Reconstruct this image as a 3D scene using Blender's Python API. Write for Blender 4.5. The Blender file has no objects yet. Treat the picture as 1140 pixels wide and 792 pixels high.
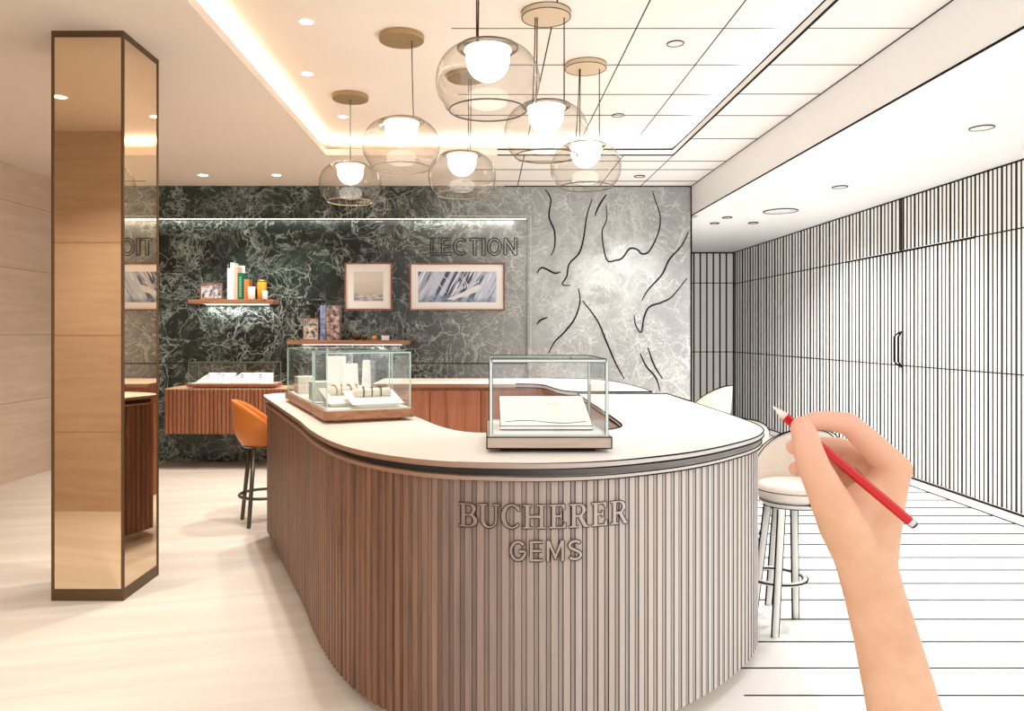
import bpy, bmesh, math, random
from mathutils import Vector, Matrix
from mathutils.geometry import tessellate_polygon
random.seed(7)
scene = bpy.context.scene
COL = scene.collection
PI = math.pi

# ------------------------------------------------------------------ camera, world, exposure
W, H = 1140, 792
FPX, VX, VY, EYE = 850.0, 541.0, 370.0, 1.40
cam_d = bpy.data.cameras.new('camera')
cam = bpy.data.objects.new('camera', cam_d)
COL.objects.link(cam)
cam.location = (0, 0, EYE)
cam.rotation_euler = (PI / 2, 0, 0)
cam_d.sensor_width = 36.0
cam_d.lens = 36.0 * FPX / W
cam_d.shift_x = (W / 2 - VX) / W
cam_d.shift_y = (VY - H / 2) / W
cam_d.clip_start = 0.02
scene.camera = cam

world = bpy.data.worlds.new('world')
scene.world = world
world.use_nodes = True
bg = world.node_tree.nodes['Background']
bg.inputs['Color'].default_value = (1.0, 0.98, 0.955, 1)
bg.inputs['Strength'].default_value = .85

scene.view_settings.view_transform = 'Standard'
scene.view_settings.look = 'None'
scene.view_settings.exposure = 0.9
scene.view_settings.gamma = 1.0
scene.view_settings.use_curve_mapping = False
scene.cycles.max_bounces = 10
scene.cycles.transparent_max_bounces = 24
scene.cycles.sample_clamp_indirect = 6.0
scene.cycles.caustics_reflective = False
scene.cycles.caustics_refractive = False

P_COVE, P_SPOT, P_LOW, P_NICHE, P_SHELF = 16.0, 75.0, 95.0, 3.0, 3.0
E_BOWL = 3.0
WARM = (1.0, 0.88, 0.74)
WARMW = (1.0, 0.96, 0.91)


def at(px, py, Y):
    return Vector(((px - VX) / FPX * Y, Y, EYE - (py - VY) / FPX * Y))


# room measures
ZC, ZU, ZL = 2.97, 3.12, 2.653          # lower ceiling, raised tray, low side ceiling
XL, XB, XR = -4.43, 2.206, 3.88         # left wall, edge of marble wall, right slat wall
YB, YA, YF, YC = 8.19, 11.96, -1.2, 1.2          # marble wall, alcove end, open front
TX0, TX1, TY0, TY1 = -1.415, 1.656, 2.0, 6.77


def area(name, loc, rot, sx, sy, power, color, parent=None):
    d = bpy.data.lights.new(name, 'AREA')
    d.shape = 'RECTANGLE'
    d.size, d.size_y = sx, sy
    d.energy = power
    d.color = color
    o = bpy.data.objects.new(name, d)
    COL.objects.link(o)
    o.location = loc
    o.rotation_euler = rot
    return o


# cove lights lie on the ledge of the tray and shine up onto the raised ceiling
cl = TY1 - TY0
area('cove_light', (TX0 - 0.07, (TY0 + TY1) / 2, 3.035), (PI, math.radians(-25), 0), 0.05, cl, P_COVE, WARMW)
area('cove_light', (TX1 + 0.07, (TY0 + TY1) / 2, 3.035), (PI, math.radians(25), 0), 0.05, cl, P_COVE * .45, (1, .99, .98))
area('cove_light', ((TX0 + TX1) / 2, TY1 + 0.07, 3.035), (PI, 0, 0), TX1 - TX0, 0.05, P_COVE * .6, WARMW)


# ------------------------------------------------------------------ materials
def srgb(r, g, b):
    def f(c):
        c /= 255.0
        return c / 12.92 if c <= 0.04045 else ((c + 0.055) / 1.055) ** 2.4
    return (f(r), f(g), f(b), 1.0)


class NT:
    def __init__(s, name):
        s.m = bpy.data.materials.new(name)
        s.m.use_nodes = True
        s.t = s.m.node_tree
        s.bsdf = s.t.nodes['Principled BSDF']
        s.out = s.t.nodes['Material Output']

    def n(s, typ, **kw):
        nd = s.t.nodes.new(typ)
        for k, v in kw.items():
            setattr(nd, k, v)
        return nd

    def l(s, a, b):
        s.t.links.new(a, b)

    def pos(s, scale=(1, 1, 1)):
        g = s.n('ShaderNodeNewGeometry')
        mp = s.n('ShaderNodeMapping')
        mp.inputs['Scale'].default_value = scale
        s.l(g.outputs['Position'], mp.inputs['Vector'])
        return mp.outputs['Vector']

    def noise(s, vec, scale, detail=4, rough=.55, dist=0.0):
        nd = s.n('ShaderNodeTexNoise')
        nd.inputs['Scale'].default_value = scale
        nd.inputs['Detail'].default_value = detail
        nd.inputs['Roughness'].default_value = rough
        nd.inputs['Distortion'].default_value = dist
        s.l(vec, nd.inputs['Vector'])
        return nd.outputs['Fac']

    def rng(s, sock, a, b, c=0.0, d=1.0, smooth=False):
        nd = s.n('ShaderNodeMapRange')
        if smooth:
            nd.interpolation_type = 'SMOOTHSTEP'
        for i, v in enumerate((a, b, c, d)):
            nd.inputs[i + 1].default_value = v
        s.l(sock, nd.inputs[0])
        return nd.outputs[0]

    def xgrad(s, x0, x1):
        g = s.n('ShaderNodeNewGeometry')
        sp = s.n('ShaderNodeSeparateXYZ')
        s.l(g.outputs['Position'], sp.inputs[0])
        return s.rng(sp.outputs['X'], x0, x1, smooth=True)

    def math(s, op, a, b=None):
        nd = s.n('ShaderNodeMath', operation=op)
        for i, v in enumerate((a, b)):
            if v is None:
                continue
            if isinstance(v, (int, float)):
                nd.inputs[i].default_value = v
            else:
                s.l(v, nd.inputs[i])
        return nd.outputs[0]

    def mix(s, fac, a, b):
        nd = s.n('ShaderNodeMix', data_type='RGBA')
        if isinstance(fac, (int, float)):
            nd.inputs[0].default_value = fac
        else:
            s.l(fac, nd.inputs[0])
        for i, v in ((6, a), (7, b)):
            if isinstance(v, tuple):
                nd.inputs[i].default_value = v
            else:
                s.l(v, nd.inputs[i])
        return nd.outputs[2]

    def color(s, v):
        if isinstance(v, tuple):
            s.bsdf.inputs['Base Color'].default_value = v
        else:
            s.l(v, s.bsdf.inputs['Base Color'])

    def bump(s, sock, strength=.2, dist=.01):
        b = s.n('ShaderNodeBump')
        b.inputs['Strength'].default_value = strength
        b.inputs['Distance'].default_value = dist
        s.l(sock, b.inputs['Height'])
        s.l(b.outputs[0], s.bsdf.inputs['Normal'])

    def set(s, rough=.5, metal=0.0, spec=.5):
        s.bsdf.inputs['Roughness'].default_value = rough
        s.bsdf.inputs['Metallic'].default_value = metal
        s.bsdf.inputs['Specular IOR Level'].default_value = spec
        return s.m


def plain(name, col, rough=.5, metal=0.0, spec=.5, vary=.04, scale=20):
    t = NT(name)
    f = t.noise(t.pos(), scale, 3)
    d = tuple(c * (1 - vary) for c in col[:3]) + (1,)
    t.color(t.mix(f, d, col))
    return t.set(rough, metal, spec)


def emit(name, col, strength):
    t = NT(name)
    t.color(col)
    t.bsdf.inputs['Emission Color'].default_value = col
    t.bsdf.inputs['Emission Strength'].default_value = strength
    return t.set(.5)


M = {}
M['ink'] = plain('ink', srgb(22, 20, 20), .8, spec=.1)
M['ink_soft'] = plain('ink_soft', srgb(48, 45, 44), .8, spec=.1)
M['ink_brown'] = plain('ink_brown', srgb(62, 40, 30), .8, spec=.1)
M['white'] = plain('white_paper', srgb(250, 248, 245), .6, vary=.01)
M['offwhite'] = plain('offwhite', srgb(240, 236, 226), .6, vary=.02)
M['bronze'] = plain('bronze', srgb(102, 78, 54), .4, .6)
M['bronze_dark'] = plain('bronze_dark', srgb(95, 88, 78), .35, .8)
M['brass'] = plain('brass', srgb(176, 150, 108), .4, .6)
M['black'] = plain('black_gap', srgb(22, 18, 16), .8, spec=.2)
M['orange_leather'] = plain('orange_leather', srgb(214, 122, 40), .42, vary=.1, scale=60)
M['grey_stone'] = plain('grey_stone', srgb(150, 143, 132), .5)
M['sketch_cream'] = plain('sketch_cream', srgb(238, 226, 214), .7, vary=.02)
M['sketch_grey'] = plain('sketch_grey', srgb(238, 237, 233), .6, vary=.02)
M['lamp_disc'] = emit('lamp_disc', (1, .95, .86, 1), 6.0)
M['lamp_white'] = plain('lamp_white', srgb(252, 251, 250), .5, vary=.01)
M['bowl'] = emit('bowl', (1, .95, .88, 1), E_BOWL)
M['led'] = emit('led', (1, .96, .88, 1), 1.2)
M['led_soft'] = plain('led_soft', srgb(206, 212, 208), .5)


def mk_floor():
    t = NT('floor_stone')
    v = t.pos((.55, 1.6, 1))
    mp = t.n('ShaderNodeMapping')
    mp.inputs['Rotation'].default_value = (0, 0, math.radians(-38))
    t.l(v, mp.inputs['Vector'])
    mp2 = t.n('ShaderNodeMapping')
    mp2.inputs['Scale'].default_value = (.5, 3.2, 1)
    t.l(mp.outputs[0], mp2.inputs['Vector'])
    f = t.noise(mp2.outputs[0], 1.2, 6, .6, .6)
    c = t.mix(t.rng(f, .35, .65), srgb(224, 211, 195), srgb(240, 230, 216))
    c = t.mix(t.xgrad(-.2, 1.5), c, srgb(252, 251, 249))
    t.color(c)
    return t.set(.38, spec=.35)


def mk_ceiling():
    t = NT('ceiling_paint')
    f = t.noise(t.pos(), 1.0, 2)
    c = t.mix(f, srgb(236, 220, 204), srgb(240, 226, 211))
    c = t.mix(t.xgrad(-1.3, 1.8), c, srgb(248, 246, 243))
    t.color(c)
    return t.set(.8, spec=.1)


def mk_marble():
    t = NT('green_marble')
    p = t.pos((1, 1, 1))
    warp = t.n('ShaderNodeTexNoise')
    warp.inputs['Scale'].default_value = 2.2
    warp.inputs['Detail'].default_value = 5
    t.l(p, warp.inputs['Vector'])
    wv = t.n('ShaderNodeVectorMath', operation='MULTIPLY_ADD')
    t.l(warp.outputs['Color'], wv.inputs[0])
    wv.inputs[1].default_value = (.55, .55, .55)
    t.l(p, wv.inputs[2])
    pv = wv.outputs[0]

    def vein(scale, w, detail=7, rough=.62, dist=.8):
        a = t.noise(pv, scale, detail, rough, dist)
        return t.rng(t.math('ABSOLUTE', t.math('SUBTRACT', a, .5)), 0, w, 1, 0)
    v1 = vein(1.3, .009, 8, .62, 1.2)
    v2 = vein(2.9, .012, 8, .64, 1.6)
    v5 = vein(7.0, .022, 8, .62, 1.0)
    vo = t.n('ShaderNodeTexVoronoi', feature='DISTANCE_TO_EDGE')
    vo.inputs['Scale'].default_value = 2.6
    t.l(pv, vo.inputs['Vector'])
    v3 = t.rng(vo.outputs['Distance'], .003, .013, 1, 0)
    vo2 = t.n('ShaderNodeTexVoronoi', feature='DISTANCE_TO_EDGE')
    vo2.inputs['Scale'].default_value = 7.0
    t.l(pv, vo2.inputs['Vector'])
    v4 = t.rng(vo2.outputs['Distance'], .006, .03, .9, 0)
    mask = t.rng(t.noise(p, 1.9, 3), .44, .60)
    mask2 = t.rng(t.noise(p, 3.1, 2, .5, .5), .42, .58)
    v = t.math('MULTIPLY', v1, .95)
    v = t.math('MAXIMUM', v, t.math('MULTIPLY', v2, t.rng(mask2, 0, 1, .08, .95)))
    v = t.math('MAXIMUM', v, t.math('MULTIPLY', v5, t.math('MULTIPLY', mask, .7)))
    v = t.math('MAXIMUM', v, t.math('MULTIPLY', v3, t.rng(mask2, 0, 1, .12, 1)))
    v = t.math('MAXIMUM', v, t.math('MULTIPLY', v4, t.math('MULTIPLY', mask, .85)))
    cloud = t.noise(pv, 5.0, 6, .65)
    base = t.mix(t.rng(cloud, .35, .7), srgb(22, 25, 25), srgb(46, 50, 48))
    green = t.mix(t.rng(t.noise(p, .9, 2), .45, .6), base, t.mix(t.rng(cloud, .3, .75), srgb(26, 34, 31), srgb(58, 74, 67)))
    g = t.xgrad(-1.0, .75)
    lite = t.mix(t.rng(cloud, .3, .7), srgb(158, 160, 160), srgb(172, 174, 173))
    b = t.mix(g, green, lite)
    # white flare of veining on the pale part
    ge = t.n('ShaderNodeNewGeometry')
    dv = t.n('ShaderNodeVectorMath', operation='DISTANCE')
    t.l(ge.outputs['Position'], dv.inputs[0])
    dv.inputs[1].default_value = (1.15, YB, 2.0)
    blot = t.math('MULTIPLY', t.rng(dv.outputs['Value'], 0.1, 0.9, 1, 0), t.rng(t.noise(pv, 3.4, 8, .7), .40, .56))
    b = t.mix(t.math('MULTIPLY', blot, .8), b, srgb(214, 222, 218))
    vc = t.mix(g, srgb(178, 190, 183), srgb(222, 228, 225))
    t.color(t.mix(t.math('MULTIPLY', v, .85), b, vc))
    return t.set(.22, spec=.4)


def mk_wood(name, c0, c1, scale=(26, 26, 1.2), grad=None, rough=.42):
    t = NT(name)
    f = t.noise(t.pos(scale), 1.6, 6, .62, .6)
    if scale[2] < 2:   # boards differ in tone, fine streaks run up each board
        f2 = t.noise(t.pos((70, 70, 2.5)), 2.0, 4, .6, .3)
        f3 = t.noise(t.pos((9, 9, .02)), 2.2, 1)
        f = t.math('ADD', t.math('ADD', t.math('MULTIPLY', f, .45), t.math('MULTIPLY', f2, .25)), t.math('MULTIPLY', f3, .3))
    c = t.mix(t.rng(f, .36, .64), c0, c1)
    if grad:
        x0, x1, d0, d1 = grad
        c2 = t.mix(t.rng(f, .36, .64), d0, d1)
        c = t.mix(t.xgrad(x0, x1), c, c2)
    t.color(c)
    t.bump(f, .08, .003)
    return t.set(rough, spec=.35)


def mk_travertine():
    t = NT('travertine')
    f = t.noise(t.pos((.7, .7, 9)), 1.6, 7, .65, .5)
    s = t.noise(t.pos((4, 4, 16)), 3.0, 5, .7)
    c = t.mix(t.rng(f, .3, .7), srgb(208, 182, 158), srgb(224, 201, 178))
    c = t.mix(t.rng(s, .66, .74), c, srgb(150, 112, 80))
    t.color(c)
    return t.set(.5, spec=.3)


M['floor'] = mk_floor()
M['ceiling'] = mk_ceiling()
M['marble'] = mk_marble()
M['travertine'] = mk_travertine()
WAL0, WAL1 = srgb(78, 50, 35), srgb(140, 96, 69)
M['walnut'] = mk_wood('walnut', WAL0, WAL1)
M['walnut_red'] = mk_wood('walnut_red', srgb(136, 82, 58), srgb(178, 118, 88))
M['walnut_flat'] = mk_wood('walnut_flat', srgb(140, 96, 68), srgb(178, 130, 98), (1.2, 26, 26))
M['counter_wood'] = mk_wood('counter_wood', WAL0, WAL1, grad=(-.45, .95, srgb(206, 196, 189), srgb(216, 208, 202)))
M['counter_top'] = None


def mk_top():
    t = NT('counter_top')
    f = t.noise(t.pos(), 9, 4)
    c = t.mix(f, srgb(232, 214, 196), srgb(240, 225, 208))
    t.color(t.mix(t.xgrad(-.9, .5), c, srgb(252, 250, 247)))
    return t.set(.35, spec=.4)


M['counter_top'] = mk_top()


def mk_edge():
    t = NT('counter_edge')
    f = t.noise(t.pos((8, 8, 60)), 2, 4)
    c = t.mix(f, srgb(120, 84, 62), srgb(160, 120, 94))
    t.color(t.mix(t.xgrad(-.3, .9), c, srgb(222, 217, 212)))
    return t.set(.4)


M['counter_edge'] = mk_edge()


def mk_gap():
    t = NT('counter_gap')
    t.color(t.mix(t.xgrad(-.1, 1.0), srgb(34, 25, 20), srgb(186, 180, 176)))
    return t.set(.6)


M['counter_gap'] = mk_gap()


def mk_mirror():
    t = NT('bronze_mirror')
    f = t.noise(t.pos(), 2, 2)
    t.color(t.mix(f, (.82, .655, .48, 1), (.84, .68, .50, 1)))
    return t.set(.02, 1.0)


M['mirror'] = mk_mirror()


def mk_glass(name, tint, edge, refl=1.0, base=.04, power=4.0):
    t = NT(name)
    t.t.nodes.remove(t.bsdf)
    tr = t.n('ShaderNodeBsdfTransparent')
    lw = t.n('ShaderNodeLayerWeight')
    lw.inputs['Blend'].default_value = .5
    pw = t.math('POWER', lw.outputs['Facing'], power)
    t.l(t.mix(pw, tint, edge), tr.inputs['Color'])
    gl = t.n('ShaderNodeBsdfGlossy')
    gl.inputs['Roughness'].default_value = .01
    mx = t.n('ShaderNodeMixShader')
    f = t.math('MINIMUM', t.math('ADD', t.math('MULTIPLY', t.math('POWER', lw.outputs['Facing'], 5.0), refl), base), .9)
    t.l(f, mx.inputs[0])
    t.l(tr.outputs[0], mx.inputs[1])
    t.l(gl.outputs[0], mx.inputs[2])
    t.l(mx.outputs[0], t.out.inputs['Surface'])
    return t.m


M['pane'] = mk_glass('case_glass', (.994, .998, .996, 1), (.93, .965, .95, 1), .5, .03)
M['lamp_glass'] = mk_glass('lamp_glass', (.93, .905, .87, 1), (.26, .21, .16, 1), .5, .07, 5.5)
M['glass_edge'] = plain('glass_edge', srgb(190, 212, 202), .15, spec=.7)
M['glass_edge_sketch'] = plain('glass_edge_sketch', srgb(206, 216, 210), .2, spec=.6)


def mk_skin():
    t = NT('skin')
    p = t.pos()
    f = t.noise(p, 26, 3)
    c = t.mix(t.rng(f, .3, .7), srgb(200, 152, 120), srgb(216, 170, 138))
    # rosier towards the fingers, a trait of the skin itself
    g = t.n('ShaderNodeNewGeometry')
    sp = t.n('ShaderNodeSeparateXYZ')
    t.l(g.outputs['Position'], sp.inputs[0])
    c = t.mix(t.rng(sp.outputs['Z'], 1.23, 1.33), c, srgb(214, 160, 136))
    t.color(c)
    t.bump(t.noise(p, 420, 3), .12, .001)
    t.bsdf.inputs['Subsurface Weight'].default_value = .05
    t.bsdf.inputs['Subsurface Radius'].default_value = (.012, .005, .003)
    t.bsdf.inputs['Subsurface Scale'].default_value = .5
    return t.set(.5, spec=.3)


M['skin'] = mk_skin()
M['red_paint'] = plain('red_paint', srgb(186, 6, 14), .32, spec=.4)
M['pencil_wood'] = plain('pencil_wood', srgb(244, 214, 206), .6)
M['pencil_lead'] = plain('pencil_lead', srgb(228, 222, 220), .5)
M['silver'] = plain('silver', srgb(200, 200, 204), .3, .8)
M['jewel_gold'] = plain('jewel_gold', srgb(190, 150, 84), .3, .9)
M['jewel_dark'] = plain('jewel_dark', srgb(50, 46, 44), .35, .4)


# ------------------------------------------------------------------ mesh builder
class MB:
    def __init__(s):
        s.v, s.f, s.mi, s.sm = [], [], [], []

    def add(s, vs, fs, mi=0, smooth=False):
        o = len(s.v)
        s.v += [tuple(v) for v in vs]
        for f in fs:
            s.f.append(tuple(i + o for i in f))
            s.mi.append(mi)
            s.sm.append(smooth)
        return s

    def box(s, x0, x1, y0, y1, z0, z1, mi=0):
        vs = [(x, y, z) for z in (z0, z1) for y in (y0, y1) for x in (x0, x1)]
        return s.add(vs, [(0, 2, 3, 1), (4, 5, 7, 6), (0, 1, 5, 4), (2, 6, 7, 3), (0, 4, 6, 2), (1, 3, 7, 5)], mi)

    def bevbox(s, x0, x1, y0, y1, z0, z1, b=.004, mi=0):
        bm = bmesh.new()
        bmesh.ops.create_cube(bm, size=1)
        for v in bm.verts:
            v.co = Vector(((x0 + x1) / 2 + v.co.x * (x1 - x0), (y0 + y1) / 2 + v.co.y * (y1 - y0), (z0 + z1) / 2 + v.co.z * (z1 - z0)))
        bmesh.ops.bevel(bm, geom=list(bm.edges), offset=b, segments=2, affect='EDGES', profile=.5)
        return s.bm(bm, mi)

    def bm(s, bm, mi=0, smooth=False, mat=None):
        bm.verts.ensure_lookup_table()
        bm.verts.index_update()
        vs = [(mat @ v.co) if mat else v.co.copy() for v in bm.verts]
        fs = [[v.index for v in f.verts] for f in bm.faces]
        bm.free()
        return s.add(vs, fs, mi, smooth)

    def xform(s, mat, start=0):
        for i in range(start, len(s.v)):
            s.v[i] = tuple(mat @ Vector(s.v[i]))
        return s

    def prism(s, poly, z0, z1, mi=0, holes=(), mi_side=None):
        """poly in plan (x, y), extruded in z"""
        loops = [list(poly)] + [list(h) for h in holes]
        flat = [p for lp in loops for p in lp]
        tris = tessellate_polygon([[Vector((p[0], p[1], 0)) for p in lp] for lp in loops])
        n = len(flat)
        s.add([(p[0], p[1], z0) for p in flat] + [(p[0], p[1], z1) for p in flat],
              [tuple(t) for t in tris] + [tuple(i + n for i in t) for t in tris], mi)
        o = 0
        for lp in loops:
            k = len(lp)
            vs = [(p[0], p[1], z0) for p in lp] + [(p[0], p[1], z1) for p in lp]
            s.add(vs, [(i, (i + 1) % k, k + (i + 1) % k, k + i) for i in range(k)], mi if mi_side is None else mi_side)
            o += k
        return s

    def tube(s, pts, r, seg=8, closed=False, mi=0, cap=True):
        pts = [Vector(p) for p in pts]
        n = len(pts)
        rs = r if isinstance(r, (list, tuple)) else [r] * n
        rings = []
        up = None
        for i, p in enumerate(pts):
            if closed:
                d = pts[(i + 1) % n] - pts[i - 1]
            else:
                d = pts[min(i + 1, n - 1)] - pts[max(i - 1, 0)]
            if d.length < 1e-9:
                d = Vector((0, 0, 1))
            d.normalize()
            if up is None:
                up = Vector((0, 0, 1)) if abs(d.z) < .9 else Vector((1, 0, 0))
            u = up - d * up.dot(d)
            if u.length < 1e-6:
                u = d.orthogonal()
            u.normalize()
            up = u
            w = d.cross(u)
            rings.append([p + (u * math.cos(2 * PI * k / seg) + w * math.sin(2 * PI * k / seg)) * rs[i] for k in range(seg)])
        vs = [v for rg in rings for v in rg]
        fs = []
        m = n if closed else n - 1
        for i in range(m):
            a, b = i * seg, ((i + 1) % n) * seg
            for k in range(seg):
                fs.append((a + k, a + (k + 1) % seg, b + (k + 1) % seg, b + k))
        if not closed and cap:
            fs.append(tuple(range(seg))[::-1])
            fs.append(tuple((n - 1) * seg + k for k in range(seg)))
        return s.add(vs, fs, mi, seg > 4)

    def lathe(s, prof, c=(0, 0, 0), seg=40, mi=0, closed=False, smooth=True):
        vs, fs = [], []
        n = len(prof)
        for r, z in prof:
            for k in range(seg):
                a = 2 * PI * k / seg
                vs.append((c[0] + r * math.cos(a), c[1] + r * math.sin(a), c[2] + z))
        for i in range(n if closed else n - 1):
            a, b = i * seg, ((i + 1) % n) * seg
            for k in range(seg):
                fs.append((a + k, a + (k + 1) % seg, b + (k + 1) % seg, b + k))
        if not closed:
            if prof[0][0] > 1e-4:
                fs.append(tuple(range(seg))[::-1])
            if prof[-1][0] > 1e-4:
                fs.append(tuple((n - 1) * seg + k for k in range(seg)))
        return s.add(vs, fs, mi, smooth)

    def open_lathe(s, prof, c=(0, 0, 0), seg=48, mi=0):
        vs, fs = [], []
        for r, z in prof:
            for k in range(seg):
                a = 2 * PI * k / seg
                vs.append((c[0] + r * math.cos(a), c[1] + r * math.sin(a), c[2] + z))
        for i in range(len(prof) - 1):
            a, b = i * seg, (i + 1) * seg
            for k in range(seg):
                fs.append((a + k, a + (k + 1) % seg, b + (k + 1) % seg, b + k))
        return s.add(vs, fs, mi, True)

    def build(s, name, mats, parent=None):
        if not isinstance(mats, (list, tuple)):
            mats = [mats]
        me = bpy.data.meshes.new(name)
        off = Vector((0, 0, 0))
        p = parent
        while p is not None:
            off += p.location
            p = p.parent
        me.from_pydata([tuple(Vector(v) - off) for v in s.v], [], s.f)
        for m in mats:
            me.materials.append(m)
        for i, pl in enumerate(me.polygons):
            pl.material_index = s.mi[i]
            pl.use_smooth = s.sm[i]
        bm = bmesh.new()
        bm.from_mesh(me)
        bmesh.ops.recalc_face_normals(bm, faces=bm.faces)
        bm.to_mesh(me)
        bm.free()
        me.update()
        o = bpy.data.objects.new(name, me)
        COL.objects.link(o)
        if parent is not None:
            o.parent = parent
        return o


def thing(name, label, cat, loc=(0, 0, 0), group=None):
    o = bpy.data.objects.new(name, None)
    o.empty_display_size = .1
    COL.objects.link(o)
    o.location = loc
    return tag(o, label, cat, group)


def tag(o, label, cat, group=None):
    o['label'] = label
    o['category'] = cat
    if group:
        o['group'] = group
    return o


def struct(o, label=None):
    o['kind'] = 'structure'
    if label:
        o['label'] = label
    return o


def copy_thing(src, loc, label, rotz=None):
    r = src.copy()
    COL.objects.link(r)
    r.location = loc
    r['label'] = label
    if rotz is not None:
        r.rotation_euler = (0, 0, rotz)

    def rec(a, b):
        for ch in [c for c in a.children if c.name in COL.objects]:
            d = ch.copy()
            COL.objects.link(d)
            d.parent = b
            rec(ch, d)
    rec(src, r)
    return r


# ------------------------------------------------------------------ floor
m = MB()
m.box(XL - .2, XR + .2, YF, YA + .2, -.1, 0)
# pen drawn plank joints on the right of the counter
ys = [6.95, 6.65, 6.36, 6.08, 5.82, 5.57, 5.30, 5.03, 4.74, 4.49, 4.25, 3.99, 3.72, 3.45, 3.18, 2.94, 2.68, 2.42, 2.16]
for y in ys:
    x0 = 1.36 + .10 * random.random() if y > 3.5 else 1.02 + max(0, (3.2 - y)) * -.1
    hw = .00048 * y * y + .001
    m.box(x0, XR - .02, y - hw, y + hw, -.001, .0008, 1)
fl = struct(m.build('floor', [M['floor'], M['ink_soft']]), 'pale stone floor turning to white planks on the right')
m = MB()
m.box(XL, -.2, 7.86, YB, -.002, .012)
struct(m.build('trim_1', M['grey_stone']), 'grey stone strip at the foot of the marble wall')

# ------------------------------------------------------------------ ceiling
m = MB()
for (x0, x1, y0, y1) in ((XL - .2, TX0, YC, YB + .2), (TX1, XB, YC, YB + .2), (TX0, TX1, TY1, YB + .2), (TX0, TX1, YC, TY0)):
    m.box(x0, x1, y0, y1, ZC, ZC + .055)
m.box(XL - .2, XB + .1, YC, YB + .2, ZU, ZU + .06)
IW = .0032
for y in (2.6, 3.2, 3.76, 4.32, 4.91, 5.52, 6.05):
    IW = .00024 * y * y
    m.box(-.32 + random.random() * .2, TX1 + .08, y - IW, y + IW, ZU - .0012, ZU + .001, 1)
IW = .0038
for x in (.37, .85, 1.345):
    m.box(x - IW, x + IW, 2.2 if x > .5 else 3.9, TY1, ZU - .0012, ZU + .001, 1)
for y in (2.3, 2.86, 3.4, 3.94, 4.48, 5.03, 5.53, 6.19):
    IW = .00024 * y * y
    m.box(TX1 + .01, XB, y - IW, y + IW, ZC - .0012, ZC + .001, 1)
for y in (7.0, 7.37, 7.93):
    IW = .00022 * y * y
    m.box(-.25 if y > 7.1 else .3, XB, y - IW, y + IW, ZC - .0012, ZC + .001, 1)
IW = .0045
for x in (.34, 1.22, 1.66):
    m.box(x - IW, x + IW, TY1 + .01, YB, ZC - .0012, ZC + .001, 1)
# tray lip outlines
m.box(TX1 - .003, TX1 + .009, TY0, TY1, ZC - .003, ZC + .004, 2)
m.box(TX1 - .003, TX1 + .001, TY0, TY1, ZC + .046, ZC + .058, 2)
m.box(.1, TX1, TY1 - .003, TY1 + .009, ZC - .003, ZC + .006, 2)
m.box(.1, TX1, TY1 - .003, TY1 + .001, ZC + .046, ZC + .058, 2)
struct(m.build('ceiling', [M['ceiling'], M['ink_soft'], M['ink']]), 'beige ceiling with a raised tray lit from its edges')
m = MB()
m.box(XB, XB + .08, YC, YB, ZL, ZU)
m.box(XB - .003, XB + .006, YC, YB, ZL - .005, ZL + .004, 1)
m.box(XB - .006, XB + .002, YC, YB, ZC - .004, ZC + .003, 1)
m.box(.2, XB, YB - .008, YB - .001, ZC - .010, ZC, 1)
struct(m.build('trim_2', [M['lamp_white'], M['ink']]), 'white bulkhead face between the high and the low ceiling')
m = MB()
m.box(XB + .0801, XR + .2, YC, YA + .2, ZL + .002, ZL + .1)
m.box(XB - .2, XB + .08, YB + .2, YA + .2, ZL + .002, ZL + .1)
struct(m.build('ceiling_low', M['lamp_white']), 'white low side ceiling over the slatted wall')

# ------------------------------------------------------------------ walls
# marble wall with a recessed panel on its left part
NX, NZ, ND = .455, 2.62, .055
m = MB()
m.box(XL, NX, YB, YB + .2, NZ, ZU)
m.box(NX, XB, YB, YB + .2, 0, ZU)
m.box(XL, NX, YB + ND, YB + .2, 0, NZ)
jz = 1.4 - (405 - 370) * 8.22 / 850
m.box(XL, NX, YB + ND - .001, YB + ND + .01, jz - .006, jz + .006, 1)
for xx in (-2.55,):
    m.box(xx - .002, xx + .002, YB - .001, YB + .01, NZ, ZC, 1)
lines = [
    [(490, 62), (508, 95), (502, 150), (520, 200), (520, 250), (508, 278)],
    [(643, 92), (625, 150), (615, 220), (600, 270), (568, 305), (560, 345), (545, 372), (572, 375)],
    [(598, 385), (603, 430), (585, 485), (550, 530), (520, 560), (500, 598)],
    [(612, 425), (660, 490), (690, 560), (720, 630), (748, 680)],
    [(688, 115), (690, 160), (675, 205), (690, 290), (720, 293), (742, 285), (765, 255), (790, 258), (806, 272), (830, 262), (858, 205), (865, 150), (848, 95), (840, 65)],
    [(688, 78), (665, 115), (652, 148)],
    [(957, 200), (935, 245), (895, 290), (870, 340), (825, 390), (805, 425)],
    [(952, 352), (905, 410), (870, 430), (830, 445), (812, 480), (803, 528), (785, 505), (780, 470)],
    [(800, 598), (820, 640), (850, 675), (865, 720)],
    [(825, 578), (845, 635), (873, 680)],
    [(462, 335), (480, 317), (520, 335), (540, 330)],
    [(462, 502), (475, 488), (497, 480)],
]


def spline(pts, n=6):
    pts = [Vector(p) for p in pts]
    out = []
    for i in range(len(pts) - 1):
        p0, p1, p2, p3 = pts[max(i - 1, 0)], pts[i], pts[i + 1], pts[min(i + 2, len(pts) - 1)]
        for k in range(n):
            t = k / n
            out.append(.5 * ((2 * p1) + (p2 - p0) * t + (2 * p0 - 5 * p1 + 4 * p2 - p3) * t * t + (3 * p1 - p0 - 3 * p2 + p3) * t ** 3))
    out.append(pts[-1])
    return out


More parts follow.
